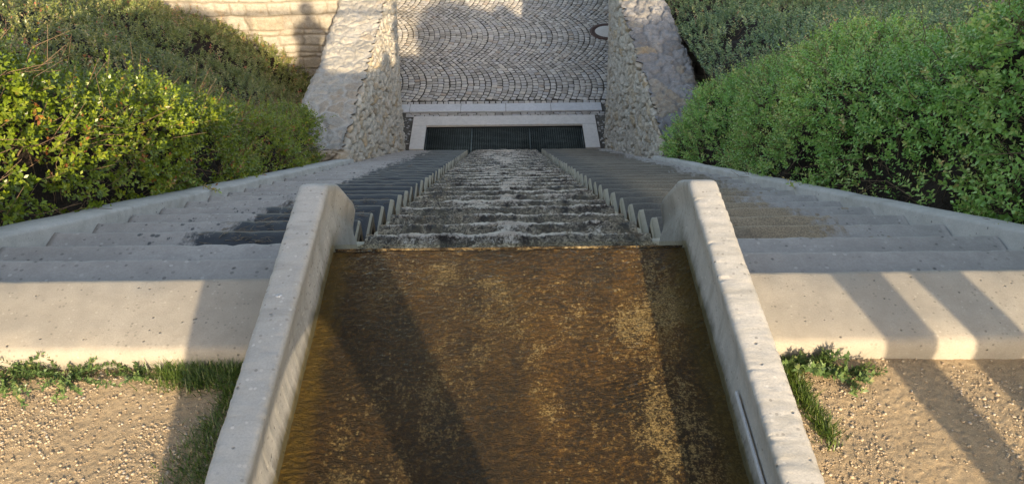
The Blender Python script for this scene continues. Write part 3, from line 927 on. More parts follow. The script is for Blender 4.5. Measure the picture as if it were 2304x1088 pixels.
def cascade_water():
    prof = []   # (y, z, foam, amp)
    def fall(ya, za, yb, zb, n, f0, f1):
        for i in range(1, n + 1):
            s = i / n
            prof.append((ya + (yb - ya) * (1 - (1 - s) ** 1.6), za + (zb - za) * s ** 1.7, f0 + (f1 - f0) * s, 0.6))
    # off the channel lip
    prof.append((0.176, -0.056, 0.2, 0.1))
    for i in range(1, 10):
        prof.append((0.178 + 0.09 * i / 9, -0.058 + (Z0 + 0.086) * i / 9, 0.3 + 0.06 * i, 0.4))
    for j in range(NC):
        yn, zn = Y0 + j * T, Z0 - j * R
        ys_ = yn - T + 0.05 if j else 0.30
        for i in range(1, 9):
            s = i / 8
            y = ys_ + (yn - 0.016 - ys_) * (1 - (1 - s) ** 1.6)
            lip = max(0.0, (s - 0.72) / 0.28)
            prof.append((y, zn + 0.020 * (1 - s) ** 2 - 0.004, max(0.9 * (1 - s) ** 2, 0.06 + 0.10 * lip), 0.8 * (1 - s) + 0.35))
        prof.append((yn - 0.004, zn - 0.003, 0.85, 0.8))
        prof.append((yn + 0.004, zn - 0.008, 0.95, 0.5))
        if j < NC - 1:
            fall(yn + 0.004, zn - 0.006, yn + 0.05, zn - R + 0.02, 5, 0.55, 1.0)
        else:
            fall(yn + 0.004, zn - 0.006, yn + 0.09, ZR - 0.5, 10, 0.4, 1.0)
    prof = np.array(prof)
    nv = len(prof); nu = 230
    xs = np.linspace(-1, 1, nu)
    half = np.where(prof[:, 0] < 0.62, 0.605, 0.545)
    half = np.where(prof[:, 0] < 0.2, XI, half)
    X = xs[:, None] * half[None, :]
    Y = np.repeat(prof[None, :, 0], nu, 0).copy()
    Z = np.repeat(prof[None, :, 1], nu, 0).copy()
    amp = prof[None, :, 3]
    n1 = fbm(X * 13, Y * 13 + Z * 3, Z * 9, seed=41, oct=3)
    n2 = np.abs(fbm(X * 30, Y * 24, Z * 24, seed=47, oct=3))
    n3 = fbm(X * 5, Y * 4, Z * 4, seed=53, oct=2)
    # boils: places where the water bulges over the lips, most of them near the middle
    n4 = fbm(X * 8 + 3, Y * 3.4, seed=59, oct=2)
    boil = np.clip(n4 - 0.12 + 0.28 * np.exp(-(X / 0.22) ** 2), 0, 1)
    n5 = np.abs(fbm(X * 60, Y * 50, Z * 50, seed=67, oct=2))
    lift = amp * (0.003 * n1 + 0.006 * (0.45 - n2) + 0.006 * (0.4 - n5)) + amp * 0.017 * boil
    edge = sstep(0, 0.10, 1 - np.abs(xs))[:, None]
    lift = lift * (0.3 + 0.7 * edge)
    start = sstep(0.175, 0.25, Y)
    Z += lift * start
    Y += start * (0.006 * n1 + 0.008 * (0.4 - n2)) * (amp < 0.85)
    foam = prof[None, :, 2] * (0.75 + 0.45 * n3 + 0.6 * (0.45 - n2)) + 0.75 * boil * (0.6 + 0.6 * (0.5 - n2))
    foam = np.clip(foam * (0.5 + 0.5 * edge) * (0.66 + 0.5 * np.exp(-(X / 0.28) ** 2)), 0, 1)
    V = np.column_stack([X.ravel(), Y.ravel(), Z.ravel()])
    me = mesh_np("water", V, grid_faces(nu, nv), {"foam": ('POINT', foam.ravel())}, smooth=True)
    o = link_mesh("water", me, M["cascade"])
    return tag(o, kind="structure")
cascade_water()

# sheet of water over the channel bed
ys = np.linspace(-1.64, 0.177, 240); xs = np.linspace(-XI - .02, XI + .02, 150)
Xg, Yg = np.meshgrid(xs, ys, indexing='ij')
ang_ = Xg * 22 + 9 * np.abs(Xg)
rip = fbm(ang_ + Yg * 8, Yg * 36 - np.abs(Xg) * 14, seed=61, oct=3)
Zg = -0.040 + rip * 0.0022
me = mesh_np("water", np.column_stack([Xg.ravel(), Yg.ravel(), Zg.ravel()]), grid_faces(len(xs), len(ys)), smooth=True)
tag(link_mesh("water", me, M["water"]), kind="structure")

# ------------------------------------------------------------------ kerb walls of the channel
def kerb(sgn, label, seed):
    k = empty("channel_kerb", (sgn * 0.56, -0.5, 0))
    tag(k, label, "kerb")
    ys = np.concatenate([np.linspace(-1.64, -0.75, 60), np.linspace(-0.745, 0.17, 330), [0.18, 0.195, 0.207, 0.217, 0.225, 0.235, 0.25, 0.27, 0.29, 0.305, 0.32, 0.35, 0.39, 0.42, 0.445, 0.458, 0.466, 0.47]])
    top_y = [-9, 0.205, 0.216, 0.315, 0.455, 0.47]
    top_z = [0.1645, 0.1645, 0.159, 0.085, -0.09, -0.13]
    prof = [(0.600, -1.0), (0.600, -0.25), (0.600, -0.10), (0.600, 0.05), (0.600, 0.12), (0.600, 0.148), (0.5975, 0.156), (0.591, 0.1615), (0.583, 0.164), (0.567, 0.1645), (0.55, 0.1645), (0.535, 0.1645), (0.525, 0.164), (0.518, 0.1605), (0.5145, 0.154), (0.519, 0.135), (0.5275, 0.10), (0.533, 0.075), (0.535, 0.05), (0.534, 0.0), (0.531, -0.06), (0.53, -0.2), (0.53, -0.5), (0.53, -1.0)]
    nu, nv = len(ys), len(prof)
    V = np.zeros((nu, nv, 3))
    cap = np.interp(ys, top_y, top_z)
    drop = 0.1645 - cap
    for j, (x, z) in enumerate(prof):
        if z >= 0.05: zz = z - drop
        else: zz = np.minimum(z, 0.05 - drop - 0.3 * (0.05 - z))
        V[:, j, 0] = x; V[:, j, 1] = ys; V[:, j, 2] = zz
    # worn arrises and rough cast faces
    u = V[:, :, 1]; w_ = np.cumsum(np.concatenate([[0], np.hypot(np.diff([p[0] for p in prof]), np.diff([p[1] for p in prof]))]))[None, :] + 0 * u
    rough = fbm(u * 60, w_ * 70, seed=seed, oct=4) * 0.0011 + fbm(u * 4, w_ * 6, seed=seed + 3, oct=2) * 0.0004
    chip = np.maximum(0, fbm(u * 60, w_ * 45, seed=seed + 7, oct=4) - 0.35)
    ar = np.zeros(nv); ar[5:8] = 0.4; ar[11:16] = 0.9
    V[:, :, 2] += rough * 0.7 - chip * ar * (0.0025 if sgn > 0 else 0.0015)
    V[:, :, 0] += rough * 0.8 + chip * ar * np.where(np.arange(nv) > 9, 0.0025, -0.002) * (1 if sgn > 0 else 0.5)
    V[:, :, 0] *= sgn
    F = grid_faces(nu, nv, flip=(sgn < 0))
    e = (nu - 1) * nv
    caps = np.array([(e + a, e + a + 1, e + nv - 2 - a, e + nv - 1 - a) for a in range(nv // 2 - 1)])
    rel(link_mesh("kerb_body", mesh_np("kerb_body", V.reshape(-1, 3), np.concatenate([F, caps]), smooth=False), M["kerb"]), k)
    return k
kl = kerb(-1, "left concrete channel kerb, bluish in shade and sunlit on its inner face", 71)
kr = kerb(1, "right concrete channel kerb, sunlit on top with a crumbling inner edge", 72)
me = bevel_box_mesh("cable_strip", 0.523, 0.5295, -1.6, -0.44, 0.020, 0.031, 0.003)
tag(link_mesh("cable_strip", me, M["white_strip"]), "thin white plastic strip fixed low inside the right kerb", "strip")
# bird dropping on the left kerb
def splat(name, c, r, mat, seed, h=0.002):
    q = np.random.default_rng(seed)
    n = 26; a = np.linspace(0, 2 * math.pi, n, endpoint=False)
    rr = r * (0.7 + 0.5 * q.random(n)); 
    V = [np.column_stack([rr * s * np.cos(a), 0.7 * rr * s * np.sin(a), np.full(n, z)]) for s, z in ((1, 0), (0.8, h * .7), (0.3, h))] + [np.array([[0, 0, h]])]
    V = np.concatenate(V) + np.array(c)
    F = [(k * n + i, k * n + (i + 1) % n, (k + 1) * n + (i + 1) % n, (k + 1) * n + i) for k in range(2) for i in range(n)]
    F += [(2 * n + i, 2 * n + (i + 1) % n, 3 * n, 3 * n - n + i) for i in range(0)]
    return link_mesh(name, mesh_np(name, V, np.array(F)), mat)
tag(splat("bird_dropping", (-0.559, -0.242, 0.164), 0.009, M["white_strip"], 3), "small white bird dropping on the left kerb", "bird dropping")

# ------------------------------------------------------------------ stone walls
def rubble(u, v, su, sv, seed, depth, jw=0.10, rough=1.0, warp=0.35):
    wu = u / su + warp * fbm(u * 2.1, v * 2.1, seed=seed + 1, oct=3)
    wv = v / sv + warp * fbm(u * 2.3 + 9, v * 2.3, seed=seed + 2, oct=3)
    F1, F2, ID, ID2, DX, DY = worley(wu, wv, seed, 0.85)
    e = F2 - F1
    st = sstep(0.0, jw * 2.2, e)
    lev = 0.5 + 0.5 * ID2
    tilt = (ID - 0.5) * DX * 0.9 + (ID2 - 0.5) * DY * 1.1
    d = depth * (st * (0.45 + 0.55 * lev + tilt) + rough * 0.22 * fbm(u * 26, v * 26, seed=seed + 4, oct=4) * st + 0.10 * fbm(u * 60, v * 60, seed=seed + 5, oct=3))
    return d, ID, 1 - sstep(jw * 0.4, jw * 1.5, e)

def coursed(u, v, seed, depth):
    q = np.random.default_rng(seed)
    hs = q.uniform(0.08, 0.26, 60); rows = np.concatenate([[0], np.cumsum(hs)])
    vv = v + 0.028 * fbm(u * 1.3, v * 0.9, seed=seed, oct=3) + 0.012 * fbm(u * 7, v * 7, seed=seed + 9, oct=2)
    r = np.clip(np.searchsorted(rows, vv, 'right') - 1, 0, 59)
    eid = np.zeros(u.shape); e = np.full(u.shape, 9.0)
    for k in np.unique(r):
        m_ = r == k
        ls = q.uniform(0.14, 0.62, 90); cols = np.concatenate([[0], np.cumsum(ls)])
        uu = u[m_] + 0.03 * fbm(u[m_] * 5, vv[m_] * 5, seed=seed + 3, oct=3)
        c = np.clip(np.searchsorted(cols, uu, 'right') - 1, 0, 89)
        du = np.minimum(uu - cols[c], cols[c + 1] - uu)
        dv = np.minimum(vv[m_] - rows[k], rows[k + 1] - vv[m_])
        e[m_] = np.minimum(du, dv)
        eid[m_] = _hash(c, np.full(c.shape, k), np.zeros(c.shape), seed)
    st = sstep(0.0, 0.028, e)
    d = depth * (st * (0.6 + 0.5 * eid) + 0.28 * fbm(u * 14, v * 14, seed=seed + 4, oct=4) * st)
    return d, eid, 1 - sstep(0.005, 0.019, e)

def flank(sgn, label, cop, seed):
    """battered rubble wall beside the lower flight; follows the street and flares outwards"""
    w = empty("stone_wall", (sgn * 2.2, 8, ZR))
    tag(w, label, "stone wall")
    ZT = -3.65
    y_end = 17.6
    def xin(y):
        return 1.84 - 0.05 * sstep(6, 9.5, y) + 0.142 * np.maximum(0, y - 9.9)
    def xin_top(y):
        return 1.90 - 0.03 * sstep(6, 10, y) + 0.05 * np.maximum(0, y - 10.2)
    du = 0.018
    ys = np.arange(6.05, y_end, du); zs = np.arange(ZR - 0.15, ZT + 1e-6, du)
    Yg, Zg = np.meshgrid(ys, zs, indexing='ij')
    s = np.clip((Zg - ZR) / (ZT - ZR), 0, 1)
    Xb = xin(Yg) * (1 - s) + xin_top(Yg) * s
    d, tid, jo = rubble(Yg, Zg, 0.25, 0.13, seed, 0.075, jw=0.11)
    d = d - 0.05
    topf = sstep(ZT - 0.03, ZT, Zg)
    X = sgn * (Xb - d * (1 - 0.35 * topf))
    nz, ny = len(zs), len(ys)
    me = mesh_np("wall_face", np.column_stack([X.ravel(), Yg.ravel(), Zg.ravel()]), grid_faces(ny, nz, flip=(sgn > 0)), {"tint": ('POINT', tid.ravel()), "joint": ('POINT', jo.ravel())}, smooth=False)
    rel(link_mesh("wall_face", me, M["rubble"]), w)
    # coping: the rough mortared top
    us = np.linspace(0, 1, 46)
    Ug, Yt = np.meshgrid(us, ys, indexing='ij')
    xo = 2.60 - 0.22 * (1 - sstep(6.0, 7.2, Yt)) + 0.05 * np.maximum(0, Yt - 10.2)
    xo = xo + 0.03 * fbm(Yt * 3.1, Yt * 0 + 2, seed=seed + 30, oct=3)
    xi_ = np.abs(X[:, -1])[None, :] + 0 * Ug
    Xt = xi_ * (1 - Ug) + xo * Ug
    d2, tid2, jo2 = rubble(Yt, Xt, 0.26, 0.21, seed + 60, 0.030 if sgn < 0 else 0.045, jw=0.13, rough=2.0, warp=0.5)
    Zt = ZT + (d2 - 0.025) * sstep(0.0, 0.06, Ug) + 0.02 * fbm(Yt * 2.2, Xt * 2.2, seed=seed + 66, oct=3) * sstep(0, .1, Ug) - 0.05 * sstep(0.93, 1.0, Ug)
    me = mesh_np("coping", np.column_stack([(sgn * Xt).ravel(), Yt.ravel(), Zt.ravel()]), grid_faces(len(us), ny, flip=(sgn < 0)), {"tint": ('POINT', tid2.ravel()), "joint": ('POINT', jo2.ravel())}, smooth=False)
    rel(link_mesh("coping", me, cop), w)
    # outer face and near end
    zb = np.arange(ZR - 0.15, ZT, 0.05)
    Yo, Zo = np.meshgrid(ys[::2], zb, indexing='ij')
    xo1 = np.abs(Xt[-1, ::2])[:, None] + 0 * Zo
    d3, tid3, jo3 = rubble(Yo, Zo, 0.24, 0.14, seed + 80, 0.05)
    Zo2 = Zo.copy(); Zo2[:, -1] = Zt[-1, ::2]
    dd = (d3 - 0.03); dd[:, -1] = 0
    me = mesh_np("wall_back", np.column_stack([(sgn * (xo1 + dd)).ravel(), Yo.ravel(), Zo2.ravel()]), grid_faces(len(ys[::2]), len(zb), flip=(sgn < 0)), {"tint": ('POINT', tid3.ravel()), "joint": ('POINT', jo3.ravel())})
    rel(link_mesh("wall_back", me, M["rubble"]), w)
    ze = np.arange(ZR - 0.15, ZT + 1e-6, du)
    Ue, Ze = np.meshgrid(us, ze, indexing='ij')
    x0 = np.abs(X[0, :])[None, :]; x1 = np.abs(Xt[-1, 0])
    Xe = x0 * (1 - Ue) + x1 * Ue
    d4, tid4, jo4 = rubble(Xe, Ze, 0.25, 0.16, seed + 90, 0.06)
    Ze2 = Ze.copy(); Ze2[:, -1] = Zt[:, 0]
    bl = np.minimum(sstep(0, .05, Ue), 1 - sstep(.95, 1, Ue)); bl = bl * (1 - sstep(ZT - .05, ZT, Ze))
    me = mesh_np("wall_end", np.column_stack([(sgn * Xe).ravel(), (6.05 - (d4 - 0.01) * bl).ravel(), Ze2.ravel()]), grid_faces(len(us), len(ze), flip=(sgn < 0)), {"tint": ('POINT', tid4.ravel()), "joint": ('POINT', jo4.ravel())})
    rel(link_mesh("wall_end", me, M["rubble"]), w)
    return w
flank(-1, "left pale rubble stone wall with a broad sunlit top beside the cascade foot", M["coping"], 11)
flank(1, "right grey-topped rubble stone wall beside the cascade foot", M["coping_grey"], 14)

def far_wall(x0, x1, y, z0, z1, mat, label, seed, h):
    xs = np.arange(x0, x1, 0.022); zs = np.arange(z0, z1, 0.016)
    Xg, Zg = np.meshgrid(xs, zs, indexing='ij')
    d, tid, jo = coursed(Xg - x0, Zg - z0, seed, h)
    nx, nz = len(xs), len(zs)
    V = np.column_stack([Xg.ravel(), (y - d).ravel(), Zg.ravel()])
    F = grid_faces(nx, nz)
    # thickness: back sheet and top
    tops = np.arange(nx) * nz + nz - 1
    n0 = len(V)
    Vb = np.concatenate([np.column_stack([xs, np.full(nx, y + 0.45), np.full(nx, z1 - 0.02)]), np.column_stack([xs, np.full(nx, y + 0.45), np.full(nx, z0)])])
    a = np.arange(nx - 1)
    F2 = np.column_stack([tops[a], tops[a + 1], n0 + a + 1, n0 + a])
    F3 = np.column_stack([n0 + a, n0 + a + 1, n0 + nx + a + 1, n0 + nx + a])
    pad = np.zeros(2 * nx)
    me = mesh_np("garden_wall", np.concatenate([V, Vb]), np.concatenate([F, F2, F3]), {"tint": ('POINT', np.concatenate([tid.ravel(), pad + .5])), "joint": ('POINT', np.concatenate([jo.ravel(), pad]))})
    return tag(link_mesh("garden_wall", me, mat), label, "garden wall")
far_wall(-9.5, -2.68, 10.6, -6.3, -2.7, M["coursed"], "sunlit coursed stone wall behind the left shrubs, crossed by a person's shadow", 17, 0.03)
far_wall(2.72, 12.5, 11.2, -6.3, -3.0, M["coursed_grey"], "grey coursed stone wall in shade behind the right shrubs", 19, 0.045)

# ------------------------------------------------------------------ planting: hedges and shrub beds
def surf_sample(P, n, r):
    """area-weighted random points and normals on a grid surface P (nu,nv,3)"""
    a = P[:-1, :-1]; b = P[1:, :-1]; c = P[1:, 1:]; d = P[:-1, 1:]
    N = np.cross(c - a, d - b); ar = np.linalg.norm(N, axis=-1)
    w = ar.ravel() / ar.sum()
    i = r.choice(len(w), n, p=w)
    s, t = r.random(n)[:, None], r.random(n)[:, None]
    A, B, C_, D = [q.reshape(-1, 3)[i] for q in (a, b, c, d)]
    pts = (A * (1 - s) + B * s) * (1 - t) + (D * (1 - s) + C_ * s) * t
    nn = N.reshape(-1, 3)[i] / np.maximum(1e-9, ar.ravel()[i])[:, None]
    return pts, nn

def unit(v): return v / np.maximum(1e-9, np.linalg.norm(v, axis=-1, keepdims=True))

def sprigs(pts, dirs, r, nleaf=10, length=0.13, leaf=0.032, width=0.5, tint0=None, var=0.25):
    """leafy shoots: leaves in opposite pairs along a short stem. Returns V (n,4,3) quads and tints"""
    n = len(pts)
    ref = np.where(np.abs(dirs[:, 2:3]) < 0.9, np.array([[0, 0, 1.0]]), np.array([[1.0, 0, 0]]))
    e1 = unit(np.cross(dirs, ref)); e2 = np.cross(dirs, e1)
    L = length * r.uniform(0.6, 1.25, n)
    sz = leaf * r.uniform(0.75, 1.2, n)
    tb = r.random(n) if tint0 is None else tint0
    spin = r.uniform(0, 6.28, n)
    quads, tints = [], []
    for k in range(nleaf):
        f = (k // 2 + 1) / (nleaf // 2)
        ang = spin + (k % 2) * math.pi + (k // 2) * 1.35 + r.normal(0, .3, n)
        out = e1 * np.cos(ang)[:, None] + e2 * np.sin(ang)[:, None]
        lean = r.uniform(0.35, 0.9, n)[:, None] + 0.5 * (f > 0.9)
        d = unit(out + dirs * lean + r.normal(0, .18, (n, 3)))
        side = unit(np.cross(d, dirs) + 1e-4)
        nrm = np.cross(side, d)
        base = pts + dirs * (L * f * r.uniform(.85, 1.05, n))[:, None]
        s = (sz * (0.75 + 0.35 * math.sin(f * 2.6)) * r.uniform(.8, 1.15, n))[:, None]
        mid = base + d * s * 0.5
        lift = nrm * s * 0.10
        q = np.stack([base, mid + side * s * width * .5 + lift, base + d * s, mid - side * s * width * .5 + lift], 1)
        quads.append(q)
        tints.append(np.clip(tb + r.normal(0, var, n) * 0.5 + 0.12 * (f - .5), 0, 1))
    return np.concatenate(quads), np.concatenate(tints)

def leaf_mesh(name, Q, tint):
    n = len(Q)
    return mesh_np(name, Q.reshape(-1, 3), np.arange(n * 4).reshape(n, 4), {"tint": ('FACE', tint)})

def sticks(name, P0, P1, r0, r1, mat, parent=None):
    """thin tapered sticks with five sides and one bend"""
    n = len(P0); d = unit(P1 - P0)
    ref = np.where(np.abs(d[:, 2:3]) < 0.9, np.array([[0, 0, 1.0]]), np.array([[1.0, 0, 0]]))
    e1 = unit(np.cross(d, ref)); e2 = np.cross(d, e1)
    L = np.linalg.norm(P1 - P0, axis=1)
    q = np.random.default_rng(n)
    bend = (e1 * q.normal(0, .08, n)[:, None] + e2 * q.normal(0, .08, n)[:, None]) * L[:, None]
    rings = []
    for s, rad in ((0, r0), (0.5, (r0 + r1) / 2), (1, r1)):
        c = P0 + (P1 - P0) * s + bend * (1 if s == 0.5 else 0)
        for a in range(5):
            an = a * 2 * math.pi / 5
            rings.append(c + (e1 * math.cos(an) + e2 * math.sin(an)) * (rad if np.ndim(rad) == 0 else rad[:, None]))
    V = np.stack(rings, 1).reshape(-1, 3)
    f = [(k * 5 + a, k * 5 + (a + 1) % 5, (k + 1) * 5 + (a + 1) % 5, (k + 1) * 5 + a) for k in range(2) for a in range(5)]
    F = (np.arange(n)[:, None, None] * 15 + np.array(f)[None]).reshape(-1, 4)
    me = mesh_np(name, V, F)
    o = link_mesh(name, me, mat)
    if parent is not None: rel(o, parent)
    return o

def lumpy(P, amp, sc, seed):
    a = P[2:, 1:-1] - P[:-2, 1:-1]; b = P[1:-1, 2:] - P[1:-1, :-2]
    N = np.zeros_like(P); N[1:-1, 1:-1] = unit(np.cross(a, b))
    N[0] = N[1]; N[-1] = N[-2]; N[:, 0] = N[:, 1]; N[:, -1] = N[:, -2]
    h = fbm(P[..., 0] * sc, P[..., 1] * sc, P[..., 2] * sc, seed=seed, oct=3)
    return P + N * (h * amp)[..., None], N

def front_hedge(sgn, sec, y0, y1, seed, shift):
    """skin of a clipped hedge that follows the slope; sec = [(|x|, height above the stair line)]"""
    sec = np.array(sec)
    s = np.concatenate([[0], np.cumsum(np.hypot(*np.diff(sec, axis=0).T))]); s /= s[-1]
    u = np.linspace(0, 1, 70); ys = np.linspace(y0, y1, 150)
    xx = np.interp(u, s, sec[:, 0]); hh = np.interp(u, s, sec[:, 1])
    Y = np.repeat(ys[None, :], len(u), 0)
    X = np.repeat(xx[:, None], len(ys), 1) + shift(Y)
    Zb = np.where(Y < 0, 0.04, -SL * Y)
    fade = 1.0
    fade = 1.0 + (0.22 * (1 - sstep(1.2, 2.6, Y)) - 0.14 * sstep(3.6, 5.2, Y) if sgn < 0 else 0)
    Z = Zb + hh[:, None] * fade
    P = np.stack([sgn * X, Y, Z], -1)
    return P

def build_hedge(name, label, cat, P, mat, n, leaf, length, seed, flip, lump=(0.17, 2.0), twigs=0, hull_in=0.16, tintbias=0.0, up=0.5, group=None, nleaf=10, light=0.0):
    r = np.random.default_rng(seed)
    P, N = lumpy(P, lump[0], lump[1], seed)
    if flip: N = -N
    root = empty(name, (float(P[..., 0].mean()), float(P[..., 1].mean()), float(P[..., 2].min())))
    tag(root, label, cat, group)
    pts, nn = surf_sample(P, n, r)
    if flip: nn = -nn
    depth = r.random(n) ** 1.6 * 0.14
    pts = pts - nn * depth[:, None] + r.normal(0, .012, (n, 3))
    # sparse places where the twigs show
    hole = fbm(pts[:, 0] * 3.0, pts[:, 1] * 3.0, pts[:, 2] * 3.0, seed=seed + 3, oct=3)
    low = np.clip(1.0 - (pts[:, 2] + SL * np.maximum(pts[:, 1], 0)) / 0.6, 0, 1) if twigs > 1500 else 0
    keep = (hole > -0.55 + 0.8 * low) | (r.random(n) < 0.22)
    pts, nn = pts[keep], nn[keep]; m_ = len(pts)
    dirs = unit(nn * 0.9 + np.array([0, 0, up]) - light * np.array(SUN_DIR) + r.normal(0, .42, (m_, 3)))
    patch = fbm(pts[:, 0] * 1.7, pts[:, 1] * 1.7, pts[:, 2] * 1.7, seed=seed + 8, oct=3)
    t0 = np.clip(0.45 + 0.16 * patch + r.normal(0, .17, m_) + tintbias, 0, 1)
    Q, t = sprigs(pts, dirs, r, nleaf, length, leaf, 0.52, t0)
    rel(link_mesh("foliage", leaf_mesh("foliage", Q, t), mat), root)
    # long shoots that stick out of the top
    k = max(8, n // 60)
    p2, n2 = surf_sample(P, k, r)
    if flip: n2 = -n2
    d2 = unit(n2 * 0.7 + np.array([0, 0, 0.6]) + r.normal(0, .35, (k, 3)))
    Q2, t2 = sprigs(p2, d2, r, 18, length * 2.1, leaf * 0.95, 0.5, np.clip(r.normal(0.75, .12, k), 0, 1))
    rel(link_mesh("shoots", leaf_mesh("shoots", Q2, t2), mat), root)
    # dark sheet under the leaves: painted shade for the gaps, blocks stray light
    inner = P - N * hull_in
    me = mesh_np("shade_hull", inner.reshape(-1, 3), grid_faces(P.shape[0], P.shape[1]))
    rel(link_mesh("shade_hull", me, M["hedge_gap"]), root)
    if twigs:
        p3, n3 = surf_sample(P[:int(P.shape[0] * 0.62)], twigs, r)
        if flip: n3 = -n3
        a = p3 - n3 * 0.15 + r.normal(0, .02, (twigs, 3))
        dd = unit(n3 * 0.7 + np.array([0, 0, 0.5]) + r.normal(0, .75, (twigs, 3)))
        ln = r.uniform(0.10, 0.42, twigs)
        sticks("twigs", a, a + dd * ln[:, None], r.uniform(.0016, .0042, twigs), 0.0009, M["twig"], root)
    return root

hl = front_hedge(-1, [(2.07, -0.12), (2.10, 0.12), (2.14, 0.40), (2.20, 0.66), (2.42, 0.78), (2.8, 0.80), (3.2, 0.66), (3.5, 0.38), (3.7, -0.2)], -1.6, 7.3, 1,
                 lambda Y: 0.36 * sstep(5.7, 6.5, Y))
build_hedge("hedge", "bright green clipped hedge above the left cheek wall, half in sun", "hedge", hl, M["leaf_left"], 23000, 0.027, 0.11, 201, True, twigs=2600, lump=(0.12, 2.2), light=0.9)
hr = front_hedge(1, [(1.96, -0.12), (2.0, 0.15), (2.07, 0.5), (2.18, 0.85), (2.42, 1.06), (2.8, 1.12), (3.3, 0.95), (3.7, 0.5), (3.9, -0.2)], -1.6, 7.2, 2,
                 lambda Y: 0.42 * sstep(5.7, 6.6, Y))
build_hedge("hedge", "deep green shaded hedge above the right cheek wall", "hedge", hr, M["leaf_right"], 33000, 0.025, 0.10, 202, False, twigs=3200)

def bank_left():
    xs = np.linspace(-9.4, -2.66, 90); ys = np.linspace(0.5, 10.6, 130)
    X, Y = np.meshgrid(xs, ys, indexing='ij')
    base = np.interp(X, [-9, -7, -5.7, -5.0, -4.3, -3.7, -3.2, -2.6], [-3.3, -3.55, -3.72, -4.11, -4.52, -4.94, -5.29, -5.6])
    Z = base + 0.415 * (10.5 - Y)
    Z = np.minimum(Z, 0.2)
    return np.stack([X, Y, Z], -1)
build_hedge("shrub_bed", "dull low shrubs with reddish leaves filling the bank below the sunlit wall", "shrub bed", bank_left(), M["leaf_bank"], 26000, 0.036, 0.13, 203, False, lump=(0.16, 1.5), twigs=900, up=0.6, light=0.6)

def bank_right():
    xs = np.linspace(2.62, 12.0, 100); ys = np.linspace(0.5, 11.2, 130)
    X, Y = np.meshgrid(xs, ys, indexing='ij')
    base = np.interp(X, [2.5, 3.2, 5.0, 7.3, 9.0, 12], [-4.0, -3.85, -3.95, -4.1, -4.2, -4.2])
    sl = np.interp(X, [2.6, 3.4, 5], [0.16, 0.30, 0.36])
    Z = base + sl * (10.8 - Y)
    return np.stack([X, Y, Z], -1)
build_hedge("shrub_bed", "greyish green low shrubs on the bank between the right hedge and grey wall", "shrub bed", bank_right(), M["leaf_rbank"], 26000, 0.038, 0.13, 204, False, lump=(0.16, 1.5), twigs=900, up=0.6)

# ------------------------------------------------------------------ path beside the channel: ground, pebbles, weeds
def path_ground(x0, x1, seed):
    xs = np.linspace(x0, x1, 380); ys = np.linspace(-1.66, -0.262, 340)
    X, Y = np.meshgrid(xs, ys, indexing='ij')
    Z = -0.062 + 0.006 * fbm(X * 3, Y * 3, seed=seed, oct=3) + 0.0013 * fbm(X * 110, Y * 110, seed=seed + 1, oct=4, gain=0.7)
    F1, F2, a, b_, _, _ = worley(X / 0.011, Y / 0.011, seed + 2)
    Z += 0.0016 * (a > 0.45) * sstep(0.55, 0.15, F1)
    me = mesh_np("path", np.column_stack([X.ravel(), Y.ravel(), Z.ravel()]), grid_faces(len(xs), len(ys)), smooth=True)
    return tag(link_mesh("path", me, M["gravel"]), kind="structure")
path_ground(-2.3, -0.598, 301)
path_ground(0.598, 2.1, 302)

def pebbles(x0, x1, y0, y1, n, seed, dens=None):
    r = np.random.default_rng(seed)
    t = (1 + 5 ** .5) / 2
    ico = unit(np.array([(-1, t, 0), (1, t, 0), (-1, -t, 0), (1, -t, 0), (0, -1, t), (0, 1, t), (0, -1, -t), (0, 1, -t), (t, 0, -1), (t, 0, 1), (-t, 0, -1), (-t, 0, 1)]))
    icf = np.array([(0, 11, 5), (0, 5, 1), (0, 1, 7), (0, 7, 10), (0, 10, 11), (1, 5, 9), (5, 11, 4), (11, 10, 2), (10, 7, 6), (7, 1, 8), (3, 9, 4), (3, 4, 2), (3, 2, 6), (3, 6, 8), (3, 8, 9), (4, 9, 5), (2, 4, 11), (6, 2, 10), (8, 6, 7), (9, 8, 1)])
    x = r.uniform(x0, x1, n); y = r.uniform(y0, y1, n)
    if dens is not None:
        k = r.random(n) < dens(x, y); x, y = x[k], y[k]; n = len(x)
    sz = 0.0008 + 0.0034 * r.random(n) ** 7
    sc = np.column_stack([sz * r.uniform(.8, 1.4, n), sz * r.uniform(.8, 1.4, n), sz * r.uniform(.5, .8, n)])
    V = ico[None] * sc[:, None, :] * r.uniform(.8, 1.2, (n, 12, 1))
    a = r.uniform(0, 6.28, n); ca, sa = np.cos(a)[:, None], np.sin(a)[:, None]
    X = V[..., 0] * ca - V[..., 1] * sa; Y = V[..., 0] * sa + V[..., 1] * ca
    gz = -0.062 + 0.006 * fbm(x * 3, y * 3, seed=301 if x1 < 0 else 302, oct=3) + 0.001
    V = np.stack([X + x[:, None], Y + y[:, None], V[..., 2] + gz[:, None] + sz[:, None] * .3], -1)
    F = (np.arange(n)[:, None, None] * 12 + icf[None]).reshape(-1, 3)
    tt = np.repeat(r.random(n), 20)
    me = mesh_np("gravel", V.reshape(-1, 3), F, {"tint": ('FACE', tt)})
    return link_mesh("gravel", me, M["pebble"])
tag(pebbles(-1.7, -0.61, -1.0, -0.275, 42000, 311, lambda x, y: 0.35 + 0.65 * (vnoise(x * 5, y * 5, seed=9) > -0.1)), kind="stuff")
tag(pebbles(0.61, 1.7, -1.0, -0.275, 24000, 312, lambda x, y: 0.2 + 0.8 * (vnoise(x * 5, y * 5, seed=4) > 0.1)), kind="stuff")

